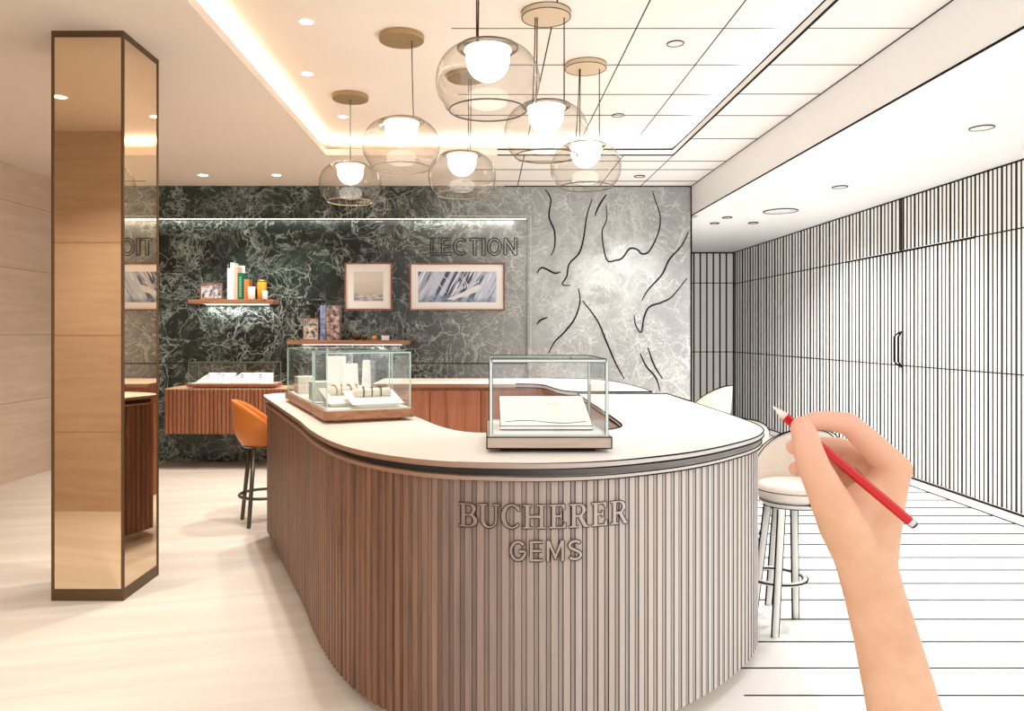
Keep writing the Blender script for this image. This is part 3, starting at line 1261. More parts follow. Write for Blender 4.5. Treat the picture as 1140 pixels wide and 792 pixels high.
def bracelets(wd, n, mat, labels, grp, span):
    o, rz, w, d, h0, h1 = wd
    for i in range(n):
        u = (-.5 + (i + .5) / n) * w * span
        zc = h0 + (h1 - h0) * .62 + .014
        m = MB()
        m.tube(ring_pts((0, 0, 0), .028, 20, 'x'), .0022 if i % 2 else .003, 6, closed=True)
        q = random.uniform(-.3, .3)
        m.xform(Matrix.Rotation(q, 4, 'Z'))
        for kk in range(5):
            a = PI / 2 + (kk - 2) * .28
            bm = bmesh.new()
            bmesh.ops.create_icosphere(bm, subdivisions=1, radius=.005)
            m.bm(bm, 0, True, Matrix.Rotation(q, 4, 'Z') @ Matrix.Translation((0, .028 * math.cos(a), .028 * math.sin(a))))
        m.xform(Matrix.Translation((u, d * .12, zc)))
        place(m, o, rz, zbed)
        tag(m.build('bracelet', mat), labels[i], 'bracelet', grp)


ords = ['leftmost', 'second from left', 'middle', 'second from right', 'rightmost']
bracelets(w1, 4, M['jewel_gold'], ['gold bracelet %s of four on the rear wedge stand' % q for q in ('leftmost', 'second from left', 'third from left', 'rightmost')], 'gold bracelets on the rear wedge', .66)
bracelets(w2, 3, M['jewel_dark'], ['dark jewelled bracelet %s of three on the front wedge stand' % q for q in ('leftmost', 'in the middle', 'rightmost')], 'dark bracelets on the front wedge', .5)
# white props in the long case
for (px, wpx, y0, y1, lab, tp) in ((374, 20, 397, 416, 'tall square white display block in the long case', 0), (390, 18, 405, 418, 'low tapered white display block in the middle of the long case', .2), (408, 10, 401, 416, 'slim tapering white display stand at the right of the long case', .25)):
    Y = 4.35 if px < 400 else 4.48
    x = (px - VX) / FPX * Y
    w = wpx / FPX * Y
    h = EYE - (y0 - VY) / FPX * Y - zbed
    m = MB()
    a, b = w / 2, w / 2 * (1 - tp)
    vs = [(-a, -a * .6, 0), (a, -a * .6, 0), (a, a * .6, 0), (-a, a * .6, 0), (-b, -b * .6, h), (b, -b * .6, h), (b, b * .6, h), (-b, b * .6, h)]
    m.add(vs, [(0, 3, 2, 1), (4, 5, 6, 7), (0, 1, 5, 4), (1, 2, 6, 5), (2, 3, 7, 6), (3, 0, 4, 7)])
    place(m, (x, Y), ang, zbed)
    tag(m.build('display_block', M['white']), lab, 'display block', 'white display blocks in the long case')
for i, (u_, v_) in enumerate(((.09, .74), (.09, .22))):
    x, Y = rel(B0, u_, v_)
    m = MB()
    m.bevbox(-.05, .05, -.07, .07, 0, .10, .003)
    place(m, (x, Y), ang, zbed)
    tag(m.build('display_block', M['offwhite']), ['white display block at the far left end of the long case', 'white display block at the near left end of the long case'][i], 'display block', 'white display blocks in the long case')

# blank slanted tray in the sketched case
t = thing('display_tray', 'blank white slanted tray standing in the pen outlined glass case', 'display tray', (.22, 2.95, zbed))
m = MB()
y0, y1, zA, zB = 2.84, 3.13, zbed + .018, EYE - (441 - 370) * 3.13 / 850
x0, x1 = (557 - VX) / FPX * y0, (660 - VX) / FPX * y0
th = .014
vs = [(x0, y0, zA), (x1, y0, zA), (x1 - .002, y1, zB), (x0, y1, zB)]
vs = vs + [(v[0], v[1] + .002, v[2] - th) for v in vs]
m.add(vs, [(0, 1, 2, 3), (4, 7, 6, 5), (0, 4, 5, 1), (1, 5, 6, 2), (2, 6, 7, 3), (3, 7, 4, 0)])
for loop in ((0, 1, 2, 3), (4, 5, 6, 7)):
    m.tube([vs[i] for i in loop], .0016, 5, closed=True, mi=1)
cr = [(x0 + (x1 - x0) * (.06 + .88 * i / 12), y0 + .035 + .012 * math.sin(i * .55), 0) for i in range(13)]
m.tube([(p[0], p[1], zA + (p[1] - y0) / (y1 - y0) * (zB - zA) + .0008) for p in cr], .0012, 5, mi=1)
m.build('panel', [M['white'], M['ink_soft']], t)
m = MB()
m.prism([(x0 + .02, y0 + .01), (x1 - .02, y0 + .01), (x1 - .02, y0 + .03), (x0 + .02, y0 + .03)], zbed, zA - .004)
m.build('support', M['white'], t)
m = MB()
m.prism([(x0 + .04, y1 - .04), (x1 - .04, y1 - .04), (x1 - .04, y1 - .02), (x0 + .04, y1 - .02)], zbed, zB - .024)
m.build('support', M['white'], t)

# ------------------------------------------------------------------ floating console on the marble
CY0, CX0, CX1 = 7.76, -3.27, -1.86
CZ0, CZ1 = EYE - 113.5 * CY0 / 850, EYE - 63 * CY0 / 850
t = thing('wall_console', 'fluted walnut console floating on the marble wall behind the orange stool', 'console', ((CX0 + CX1) / 2, CY0, CZ0))
m = MB()
m.box(CX0, CX1, CY0 + .02, YB + ND - .002, CZ0, CZ1 - .012)
n = 34
pts = []
for i in range(n):
    xa = CX0 + (CX1 - CX0) * i / n
    dx = (CX1 - CX0) / n
    pts += [(xa, CY0 + .02), (xa + dx * .12, CY0 + .004), (xa + dx * .5, CY0), (xa + dx * .88, CY0 + .004)]
pts += [(CX1, CY0 + .02), (CX1, CY0 + .03), (CX0, CY0 + .03)]
m.prism(pts, CZ0, CZ1 - .012)
m.build('fluted_body', M['walnut_red'], t)
m = MB()
m.prism([(p[0], p[1] - .004) for p in pts[:-2]] + [(CX1, YB + ND - .002), (CX0, YB + ND - .002)], CZ1 - .012, CZ1)
m.build('top', plain('console_top', srgb(214, 168, 130), .45), t)

case2 = display_case('display_case', 'low glass case with two ring trays on the floating walnut console', ((261.5 - VX) / FPX * 7.92, 7.94, CZ1), 0, .90, .30, .215, M['walnut_red'], plain('far_glass_edge', srgb(130, 150, 142), .2), M['offwhite'], base_h=.03, er=.0025)
zb2 = CZ1 + .049
for i, (pa, pb, lab) in enumerate(((220, 250.5, 'left white slanted ring tray in the case on the floating console'), (256.5, 293, 'right white slanted ring tray in the case on the floating console'))):
    xa, xb = (pa - VX) / FPX * 7.88, (pb - VX) / FPX * 7.88
    m = MB()
    sh = .07
    vs = [(xa, 7.84, zb2 + .015), (xb, 7.84, zb2 + .015), (xb + sh, 8.03, zb2 + .10), (xa + sh, 8.03, zb2 + .10)]
    vs += [(v[0], v[1], zb2) for v in vs[:2]] + [(v[0], v[1], zb2) for v in vs[2:]]
    m.add(vs, [(0, 1, 2, 3), (4, 7, 6, 5), (0, 4, 5, 1), (1, 5, 6, 2), (2, 6, 7, 3), (3, 7, 4, 0)])
    tag(m.build('ring_tray', M['white']), lab, 'display tray', 'ring trays on the console')
    for j in range(3):
        u = .22 + .28 * j
        v = .45 + .25 * (j % 2)
        p = Vector((xa + (xb - xa) * u + sh * v, 7.84 + .19 * v, zb2 + .015 + .085 * v))
        r = MB()
        r.tube([p + Vector((.014 * math.cos(a), 0, .016 + .014 * math.sin(a))) for a in [2 * PI * q / 14 for q in range(14)]], .004, 6, closed=True)
        bm = bmesh.new()
        bmesh.ops.create_icosphere(bm, subdivisions=1, radius=.009)
        r.bm(bm, 0, False, Matrix.Translation(p + Vector((0, 0, .034))))
        tag(r.build('ring', M['jewel_dark'] if (i + j) % 2 else M['jewel_gold']), '%s ring standing on the %s ring tray of the console' % (['left', 'middle', 'right'][j], ['left', 'right'][i]), 'ring', 'rings on the console trays')


# ------------------------------------------------------------------ wall shelves and what stands on them
YW = YB + ND


def shelf(label, pxa, pxb, pyt, thick, depth):
    Y = YW - depth
    xa, xb = (pxa - VX) / FPX * Y, (pxb - VX) / FPX * Y
    zt = EYE - (pyt - VY) / FPX * Y
    t = thing('wall_shelf', label, 'shelf', ((xa + xb) / 2, YW, zt))
    m = MB()
    m.bevbox(xa, xb, Y, YW - .001, zt - thick, zt, .003)
    m.build('board', M['walnut_flat'], t)
    m = MB()
    m.box(xa + .12, xb - .1, YW - .05, YW - .035, zt - thick - .008, zt - thick + .001)
    m.build('led_strip', M['led'], t)
    area('shelf_light', ((xa + xb) / 2, YW - .045, zt - thick - .011), (math.radians(-12), 0, 0), (xb - xa) * .8, .015, P_SHELF, (1, .98, .94))
    return xa, xb, zt, Y


sA = shelf('upper walnut wall shelf on the left holding a row of books', 209, 304, 333.5, .045, .24)
sB = shelf('lower walnut wall shelf behind the glass cases holding bowls', 319, 456, 379, .045, .24)


def picture(name, label, xa, xb, z0, z1, y, frame_w, frame_d, mat_w, img_mat, fmat, lean=0.0):
    t = thing(name, label, 'picture', ((xa + xb) / 2, y, z0))
    m = MB()
    d = frame_d
    m.box(xa, xb, y - d, y, z0, z0 + frame_w)
    m.box(xa, xb, y - d, y, z1 - frame_w, z1)
    m.box(xa, xa + frame_w, y - d, y, z0 + frame_w, z1 - frame_w)
    m.box(xb - frame_w, xb, y - d, y, z0 + frame_w, z1 - frame_w)
    m.build('frame', fmat, t)
    m = MB()
    m.box(xa + frame_w, xb - frame_w, y - d * .5, y - .001, z0 + frame_w, z1 - frame_w)
    m.build('mount', M['white'], t)
    w = frame_w + mat_w
    m = MB()
    m.box(xa + w, xb - w, y - d * .5 - .002, y - d * .5 + .001, z0 + w, z1 - w)
    m.build('print', img_mat, t)
    if lean:
        t.rotation_euler = (lean, 0, 0)
    return t


def img_sea():
    t = NT('print_coast')
    g = t.n('ShaderNodeNewGeometry')
    sp = t.n('ShaderNodeSeparateXYZ')
    t.l(g.outputs['Position'], sp.inputs[0])
    zc = EYE + (370 - 327) * 8.2 / 850
    n1 = t.noise(t.pos((3, 1, 10)), 3.5, 5)
    sky = t.mix(t.rng(t.math('ADD', sp.outputs['Z'], t.math('MULTIPLY', n1, .12)), zc - .02, zc + .22), srgb(188, 174, 158), srgb(226, 220, 210))
    sea = t.mix(t.rng(t.noise(t.pos((5, 1, 16)), 3, 6, .7), .42, .58), srgb(120, 124, 132), srgb(214, 210, 206))
    f = t.rng(t.math('ADD', sp.outputs['Z'], t.math('MULTIPLY', t.noise(t.pos(), 6, 4), .1)), zc + .03, zc + .06)
    t.color(t.mix(f, sea, sky))
    return t.set(.5)


def img_sail(name, dark=srgb(66, 72, 104)):
    t = NT(name)
    mp = t.n('ShaderNodeMapping')
    mp.inputs['Scale'].default_value = (13, 1, 1.1)
    m0 = t.n('ShaderNodeMapping')
    m0.inputs['Rotation'].default_value = (0, math.radians(-27), 0)
    g = t.n('ShaderNodeNewGeometry')
    t.l(g.outputs['Position'], m0.inputs['Vector'])
    t.l(m0.outputs[0], mp.inputs['Vector'])
    st = t.noise(mp.outputs[0], 1.3, 4, .55)
    c = t.mix(t.rng(st, .44, .56), dark, srgb(196, 206, 226))
    c = t.mix(t.rng(t.noise(mp.outputs[0], 2.7, 2), .60, .64), c, srgb(236, 240, 246))
    sp = t.n('ShaderNodeSeparateXYZ')
    t.l(g.outputs['Position'], sp.inputs[0])
    zl = EYE + (370 - 331) * 8.2 / 850
    low = t.rng(t.math('ADD', sp.outputs['Z'], t.math('MULTIPLY', t.noise(t.pos(), 7, 3), .16)), zl + .04, zl + .10, 1, 0)
    water = t.mix(t.rng(t.noise(t.pos((6, 1, 14)), 4, 5), .4, .6), srgb(74, 96, 132), srgb(150, 176, 204))
    c = t.mix(t.math('MULTIPLY', low, .8), c, water)
    t.color(c)
    return t.set(.4)


def img_speck(name, a, b, sc=26):
    t = NT(name)
    f = t.noise(t.pos(), sc, 5, .7)
    t.color(t.mix(t.rng(f, .42, .58), a, b))
    return t.set(.4)


Yp = YW - .002
kx = Yp / FPX
Yf = YW - .035


def fx(px):
    return (px - VX) / FPX * Yf


def fz(py):
    return EYE - (py - VY) / FPX * Yf


frame_m = mk_wood('frame_wood', srgb(128, 80, 58), srgb(160, 108, 82), (20, 20, 20))
picture('framed_picture', 'square framed picture of a misty coast on the dark marble', fx(383.5), fx(436.5), fz(345.5), fz(292.5), YW - .001, .016, .035, .082, img_sea(), frame_m)
pic = picture('framed_picture', 'wide framed picture of a racing sailing boat in blue tones', fx(456), fx(562), fz(346), fz(293), YW - .001, .016, .035, .075, img_sail('print_sail'), frame_m)
# hull, deck crew and masts raised a hair on the print
m = MB()
yy = YW - .001 - .0175 - .0032
hull = [fx(497), fz(333)], [fx(514), fz(326)], [fx(532), fz(317)], [fx(536), fz(318)], [fx(531), fz(325)], [fx(505), fz(334)]
m2 = MB()
vs = [(p[0], yy, p[1]) for p in hull] + [(p[0], yy + .002, p[1]) for p in hull]
k = len(hull)
m2.add(vs, [tuple(range(k))[::-1], tuple(range(k, 2 * k))] + [(i, (i + 1) % k, k + (i + 1) % k, k + i) for i in range(k)])
for (a, b) in (((500, 313), (489, 304)), ((519, 318), (510, 304)), ((521, 318), (513, 304)), ((548, 327), (538, 304)), ((497, 326), (478, 304))):
    m2.tube([(fx(a[0]), yy + .001, fz(a[1])), (fx(b[0]), yy + .001, fz(b[1]))], .0045, 5)
for q in range(9):
    m2.tube([(fx(508 + q * 3), yy + .0008, fz(325 - q * 1.2)), (fx(509 + q * 3), yy + .0008, fz(321 - q * 1.2))], .008, 6)
m2.build('boat_motif', plain('boat_white', srgb(232, 232, 236), .5), pic)

# shelf A items
xa, xb, zt, Ys = sA
Yi = Ys + .07


def sx(px):
    return (px - VX) / FPX * Yi


t = picture('photo_frame', 'small landscape photo in a wooden frame at the left end of the upper shelf', sx(222.5), sx(247.5), zt, zt + (333.5 - 315) * Yi / 850, Yi + .02, .012, .018, .006, img_speck('print_crowd', srgb(72, 70, 96), srgb(230, 226, 226)), frame_m)


def book(label, pa, pb, pt, color, grp, zt, Yi, depth=.15, pages=True, band=None):
    x0, x1 = (pa - VX) / FPX * Yi, (pb - VX) / FPX * Yi
    h = EYE - (pt - VY) / FPX * Yi - zt
    t = thing('book', label, 'book', ((x0 + x1) / 2, Yi, zt), grp)
    m = MB()
    th = min(.004, (x1 - x0) * .2)
    y0, y1 = Yi, Yi + depth
    m.box(x0, x0 + th, y0, y1, zt, zt + h)
    m.box(x1 - th, x1, y0, y1, zt, zt + h)
    m.box(x0 + th, x1 - th, y0, y0 + th, zt, zt + h)
    m.build('cover', color if not isinstance(color, tuple) else plain('cover', color, .5), t)
    m = MB()
    m.box(x0 + th, x1 - th, y0 + th, y1 - .004, zt + .003, zt + h - .004)
    m.build('pages', M['white'], t)
    if band:
        m = MB()
        for i in range(9):
            zz = zt + h * (.12 + .085 * i)
            m.box(x0 + (x1 - x0) * .32, x0 + (x1 - x0) * .68, y0 - .0012, y0 + .001, zz, zz + h * .05)
        m.build('spine_print', plain('spine_print', band, .5), t)
    return t


g1 = 'books on the upper shelf'
book('thin white book, leftmost of the row on the upper shelf', 253, 256.3, 298.5, srgb(240, 236, 232), g1, zt, Yi)
book('tall white book, tallest on the upper shelf', 256.5, 260.3, 292.5, srgb(246, 244, 242), g1, zt, Yi)
book('pale pink book between the tall white and the green book', 260.5, 264.3, 297, srgb(226, 184, 160), g1, zt, Yi)
book('green book with light print on its spine on the upper shelf', 264.5, 270.5, 304, srgb(10, 104, 74), g1, zt, Yi, band=srgb(130, 190, 150))
book('short orange brown book right of the green one', 271.5, 277, 311, srgb(196, 122, 66), g1, zt, Yi, .12)
# back book, large and white, behind the green one
book('large white book standing behind the green book', 264.6, 272.5, 296, srgb(236, 236, 238), g1, zt, Yi + .155, .06)


def candle(label, px, wpx, pt, col, zt, Yi, glass=False):
    x = (px - VX) / FPX * Yi
    r = wpx / 2 / FPX * Yi
    h = EYE - (pt - VY) / FPX * Yi - zt
    t = thing('candle', label, 'candle', (x, Yi, zt))
    m = MB()
    m.lathe([(r * .92, 0), (r, .004), (r, h - .004), (r * .95, h), (r * .8, h), (r * .78, h - .008), (0, h - .008)], (x, Yi, zt), 24)
    m.build('body', plain('candle_wax', col, .4), t)
    m = MB()
    m.tube([(x, Yi, zt + h - .009), (x + .002, Yi, zt + h + .008)], .0015, 5)
    m.build('wick', M['ink'], t)


candle('white candle in front of the orange brown book', 280, 8, 319.5, srgb(246, 242, 232), zt, Yi - .03)
t = thing('glass_jar', 'amber glass jar near the right end of the upper shelf', 'jar', (sx(291), Yi + .02, zt))
m = MB()
r = 5.2 / 850 * Yi
h = 22 * Yi / 850
m.lathe([(r * .9, 0), (r, .006), (r, h * .86), (r * .92, h * .9)], (sx(291), Yi + .02, zt), 24)
m.build('body', plain('amber', srgb(226, 158, 48), .2, spec=.7), t)
m = MB()
m.lathe([(r * .96, h * .9), (r * .96, h), (0, h)], (sx(291), Yi + .02, zt), 24)
m.build('lid', plain('jar_lid', srgb(160, 130, 66), .35, .5), t)
candle('small white candle in front of the amber jar', 295, 6, 324, srgb(244, 242, 232), zt, Yi - .05)

# shelf B items
xa, xb, zt, Ys = sB
Yi = Ys + .07
t = picture('photo_frame', 'upright photo in a thin wooden frame on the lower shelf', sx(337), sx(354.5), zt, zt + (379 - 354.5) * Yi / 850, Yi + .02, .010, .018, .006, img_speck('print_party', srgb(46, 42, 44), srgb(222, 214, 204)), frame_m)
g2 = 'books on the lower shelf'
book('tall blue spined book, left of three on the lower shelf', 356.5, 362.5, 340, img_speck('cover_blue', srgb(96, 108, 150), srgb(170, 180, 214), 9), g2, zt, Yi)
book('mottled brown book, middle of three on the lower shelf', 363, 367.5, 341, img_speck('cover_brown', srgb(76, 58, 50), srgb(190, 160, 140), 30), g2, zt, Yi)
book('wide picture covered book, right of three on the lower shelf', 368, 377.5, 340, img_speck('cover_photo', srgb(70, 62, 70), srgb(206, 176, 170), 24), g2, zt, Yi)
for (px, wpx, lab) in ((396.5, 11, 'larger dark metal bowl on the lower shelf'), (405.5, 9, 'smaller dark metal bowl on the lower shelf')):
    x = sx(px)
    r = wpx / 2 / 850 * Yi
    hh = r * .95
    m = MB()
    yo = Yi - (.02 if wpx < 10 else -.03)
    m.lathe([(0, 0), (r * .45, .001), (r * .85, hh * .45), (r, hh), (r * .95, hh), (r * .78, hh * .5), (r * .4, .008), (0, .008)], (x, yo, zt), 24)
    tag(m.build('bowl', plain('bowl_metal', srgb(96, 70, 42), .25, .8)), lab, 'bowl', 'bowls on the lower shelf')
m = MB()
m.lathe([(0, 0), (.022, .004), (.03, .022), (.024, .04), (.01, .048), (0, .046)], (sx(417), Yi, zt), 20)
tag(m.build('ornament', plain('orange_glaze', srgb(226, 142, 62), .3)), 'small round orange ornament beside the bowls', 'ornament')
t = thing('gift_box', 'small white box at the right end of the lower shelf', 'box', (sx(429), Yi, zt))
m = MB()
m.bevbox(sx(425), sx(433), Yi - .02, Yi + .05, zt, zt + .035, .003)
m.build('body', M['white'], t)
m = MB()
m.bevbox(sx(424.6), sx(433.4), Yi - .023, Yi + .053, zt + .034, zt + .048, .003)
m.build('lid', M['white'], t)


# ------------------------------------------------------------------ stools
def shell_mesh(r0, r1, zlow, zseat, ztop, span, th, ink=False, wing=.05):
    """bucket back shell, opening towards +y; returns builder"""
    m = MB()
    NA, NH = 36, 10
    rows_o, rows_i = [], []
    for i in range(NA + 1):
        a = -span + 2 * span * i / NA
        s = abs(a) / span
        top = zseat + wing + (ztop - zseat - wing) * (1 - s ** 2.2) ** 1.1
        co, ci = [], []
        for j in range(NH + 1):
            u = j / NH
            z = zlow + (top - zlow) * u
            q = min(1, (z - zlow) / (zseat - zlow + .05))
            r = r0 + (r1 - r0) * math.sin(q * PI / 2) + .02 * max(0, (z - zseat) / (ztop - zseat)) * (1 - s)
            t_ = th * (1 - .45 * u)
            d = Vector((math.sin(a), -math.cos(a), 0))
            co.append(d * r + Vector((0, 0, z)))
            ci.append(d * (r - t_) + Vector((0, 0, z)))
        rows_o.append(co)
        rows_i.append(ci)
    n = NH + 1
    vs = [v for r in rows_o for v in r] + [v for r in rows_i for v in r]
    off = (NA + 1) * n
    fs = []
    for i in range(NA):
        for j in range(NH):
            a = i * n + j
            fs.append((a, a + n, a + n + 1, a + 1))
            b = off + a
            fs.append((b, b + 1, b + n + 1, b + n))
        t1 = i * n + NH
        fs.append((t1, t1 + n, off + t1 + n, off + t1))
        b1 = i * n
        fs.append((b1, off + b1, off + b1 + n, b1 + n))
    for i in (0, NA):
        for j in range(NH):
            a = i * n + j
            fs.append((a, a + 1, off + a + 1, off + a))
    m.add(vs, fs, 0, True)
    if ink:
        rim = [r[-1] + Vector((0, 0, .001)) for r in rows_o]
        rin = [r[-1] + Vector((0, 0, .001)) for r in rows_i]
        m.tube([v for v in rows_o[0]] + rim + [v for v in rows_o[-1]][::-1], .0036, 5, mi=1)
        m.tube([v for v in rows_i[0]] + rin + [v for v in rows_i[-1]][::-1], .0028, 5, mi=1)
        m.tube([r[0] for r in rows_o], .0036, 5, mi=1)
    return m


def stool(label, loc, rz, feet, fabric, metal, ink=False, tops=None, grp=None, ztop=.905, leg_top=.565, r1=.205):
    """feet are local plan points of the four legs"""
    t = thing('bar_stool', label, 'stool', loc, grp)
    t.rotation_euler = (0, 0, rz)
    local_build(shell_mesh(.15, r1, .575, .66, ztop, math.radians(112), .035, ink), 'backrest', [fabric, M['ink']], t)
    m = MB()
    m.lathe([(.0, .58), (.13, .578), (.158, .59), (.172, .62), (.168, .648), (.14, .662), (0, .668)], (0, 0, 0), 36)
    if ink:
        m.tube([(.17 * math.cos(a), .17 * math.sin(a), .63) for a in [2 * PI * i / 40 for i in range(40)]], .0022, 5, closed=True, mi=1)
    local_build(m, 'seat', [fabric, M['ink']], t)
    m = MB()
    m.lathe([(0, .555), (.135, .555), (.15, .566), (.15, .58), (0, .58)], (0, 0, 0), 36)
    if ink:
        for zz in (.557, .578):
            m.tube([(.151 * math.cos(a), .151 * math.sin(a), zz) for a in [2 * PI * i / 40 for i in range(40)]], .0024, 5, closed=True, mi=1)
    local_build(m, 'seat_plate', [metal, M['ink']], t)
    ringpts = []
    for i, f in enumerate(feet):
        top = Vector((f[0] * .62, f[1] * .62, leg_top))
        bot = Vector((f[0], f[1], 0))
        m = MB()
        m.tube([top, bot + Vector((0, 0, .004)), bot], [.016, .0145, .012], 12)
        if ink:
            # pen lines down both flanks
            for s_ in (-1, 1):
                o = Matrix.Rotation(-rz, 3, 'Z') @ Vector((s_, 0, 0))
                m.tube([top + o * .0180, bot + o * .0155], .0042, 6, mi=1)
        local_build(m, 'leg', [metal, M['ink']], t)
        u = 1 - .205 / leg_top
        ringpts.append(top.lerp(bot, u))
    c = sum(ringpts, Vector()) / len(ringpts)
    R = sum((p - c).length for p in ringpts) / len(ringpts) * (.93 if ink else 1)
    m = MB()
    rp = [Vector((c.x + (R + .006) * math.cos(a), c.y + (R + .006) * math.sin(a), .205)) for a in [2 * PI * i / 40 for i in range(40)]]
    m.tube(rp, .011, 10, closed=True)
    if ink:
        for dr in (-.0125, .0125):
            m.tube([Vector((c.x + (R + .006 + dr) * math.cos(a), c.y + (R + .006 + dr) * math.sin(a), .207)) for a in [2 * PI * i / 40 for i in range(40)]], .0042, 5, closed=True, mi=1)
    local_build(m, 'foot_ring', [metal, M['ink']], t)
    return t


q = .165


def sq(hs, ang_):
    return [(math.cos(ang_ + PI / 4 + i * PI / 2) * hs * 1.4142, math.sin(ang_ + PI / 4 + i * PI / 2) * hs * 1.4142) for i in range(4)]


def to_local(pts, loc, rz):
    R = Matrix.Rotation(-rz, 2)
    return [tuple(R @ Vector((p[0] - loc[0], p[1] - loc[1]))) for p in pts]


loc = (-1.655, 5.66, 0)
rz = math.radians(-75)
stool('orange leather bar stool with bronze legs at the left end of the counter', loc, rz, to_local([(-1.69, 5.44), (-1.82, 5.70), (-1.57, 5.84), (-1.44, 5.58)], loc, rz), M['orange_leather'], M['bronze_dark'])
SG = 'pen drawn stools along the right side of the counter'
loc = (1.505, 3.76, 0)
rz = math.radians(122)
stool('pen outlined cream bar stool nearest the hand, its legs in view', loc, rz, to_local([(1.325, 3.50), (1.515, 3.735), (1.45, 3.92), (1.325, 3.78)], loc, rz), M['sketch_cream'], M['sketch_grey'], True, grp=SG)
loc = (1.485, 4.60, 0)
stool('middle pen outlined cream stool, only its rim showing above the counter', loc, math.radians(-15), sq(.12, .2), M['sketch_cream'], M['sketch_grey'], True, grp=SG)
loc = (2.03, 7.0, 0)
stool('farthest pen outlined cream stool, its back in front of the slatted alcove', loc, math.radians(48), sq(.14, .2), M['sketch_cream'], M['sketch_grey'], True, grp=SG, ztop=.92)


# ------------------------------------------------------------------ pendants
def pendant(label, cx, Y, zc, cords, canopy_x, canopy_y, zceil, sketch, group='glass pendant lamps over the counter'):
    t = thing('pendant_lamp', label, 'pendant lamp', (cx, Y, zceil), group)
    c = (cx, Y, zc)
    m = MB()
    m.lathe([(0, 0), (.128, 0), (.130, -.003), (.130, -.027), (.127, -.030), (0, -.030)], (canopy_x, canopy_y, zceil), 48, smooth=False)
    if sketch:
        for zz in (-.001, -.030):
            m.tube([(canopy_x + .1305 * math.cos(a), canopy_y + .1305 * math.sin(a), zceil + zz) for a in [2 * PI * i / 48 for i in range(48)]], .0024, 5, closed=True, mi=1)
    m.build('canopy', [M['canopy_sketch'] if sketch else M['brass'], M['ink_brown']], t)
    for (x1, x2) in cords:
        m = MB()
        zt = zceil - .03
        zb = zc + .148
        n = 10
        pts = [(x1 + (x2 - x1) * (i / n) ** 1.5, canopy_y + (Y - canopy_y) * i / n, zt + (zb - zt) * i / n) for i in range(n + 1)]
        m.tube(pts, .0032, 6)
        m.build('cord', M['ink_brown'] if sketch else M['bronze_dark'], t)
    # squashed globe of clear smoky glass, open underneath
    prof = []
    for i in range(25):
        a = math.radians(66 - 118 * i / 24)
        r = .225 * (abs(math.cos(a)) ** .62)
        prof.append((r, .158 * math.sin(a) * 1.0))
    g = MB()
    inner_p = [(max(r - .005, .001), z) for r, z in prof]
    g.open_lathe(prof, c, 64)
    g.build('glass_shade', M['lamp_glass'], t)
    r_t, z_t = prof[0]
    r_b, z_b = prof[-1]
    e = MB()
    ri = .0046
    e.tube([(cx + r_t * math.cos(a), Y + r_t * math.sin(a), zc + z_t) for a in [2 * PI * i / 64 for i in range(64)]], ri, 6, closed=True)
    e.build('top_rim', M['rim_sketch'] if sketch else M['rim'], t)
    e = MB()
    e.tube([(cx + r_b * math.cos(a), Y + r_b * math.sin(a), zc + z_b) for a in [2 * PI * i / 64 for i in range(64)]], ri * .8, 6, closed=True)
    e.build('bottom_rim', M['rim_sketch'] if sketch else M['rim'], t)
    d = MB()
    d.lathe([(0, z_t - .002), (r_t - .003, z_t - .002), (r_t - .003, z_t + .002), (0, z_t + .003)], c, 48)
    d.build('top_disc', M['lamp_glass'], t)
    b = MB()
    bp = [(0, z_t - .006), (.100, z_t - .006), (.103, z_t - .012), (.094, z_t - .02)]
    for i in range(1, 13):
        a = PI / 2 * i / 12
        bp.append((.094 * math.cos(a), z_t - .05 - .094 * math.sin(a)))
    b.lathe(bp, c, 40)
    b.build('diffuser_bowl', M['bowl'], t)
    return t


M['canopy_sketch'] = plain('canopy_sketch', srgb(216, 194, 164), .5)
M['rim'] = plain('rim', srgb(150, 132, 104), .2, spec=.8)
M['rim_sketch'] = plain('rim_sketch', srgb(84, 72, 60), .3, spec=.6)

pendant('glass pendant lamp lowest at far left, cord straight above its bowl', -.986, 5.55, 2.472, [(-.986, -.986)], -.986, 5.55, ZU, False)
pendant('glass pendant lamp second from left, its round brass canopy clear to see', -.49, 4.43, 2.478, [(-.43, -.42)], -.49, 4.43, ZU, False)
pendant('small looking glass pendant between the second lamp and the largest one', -.16, 5.1, 2.442, [(-.115, -.12), (-.10, -.105)], -.13, 5.1, ZU, False)
pendant('largest looking glass pendant, nearest the viewer, canopy out of view', .008, 3.3, 2.483, [(-.03, -.035), (-.04, -.04)], .008, 3.3, ZU, True)
pendant('pen outlined glass pendant right of the largest one, canopy at the top edge', .323, 4.1, 2.47, [(.265, .25), (.275, .27), (.42, .42)], .323, 4.1, ZU, True)
pendant('pen outlined glass pendant farthest right of the lamps', .64, 4.9, 2.457, [(.60, .575), (.605, .60), (.728, .728)], .64, 4.9, ZU, True)


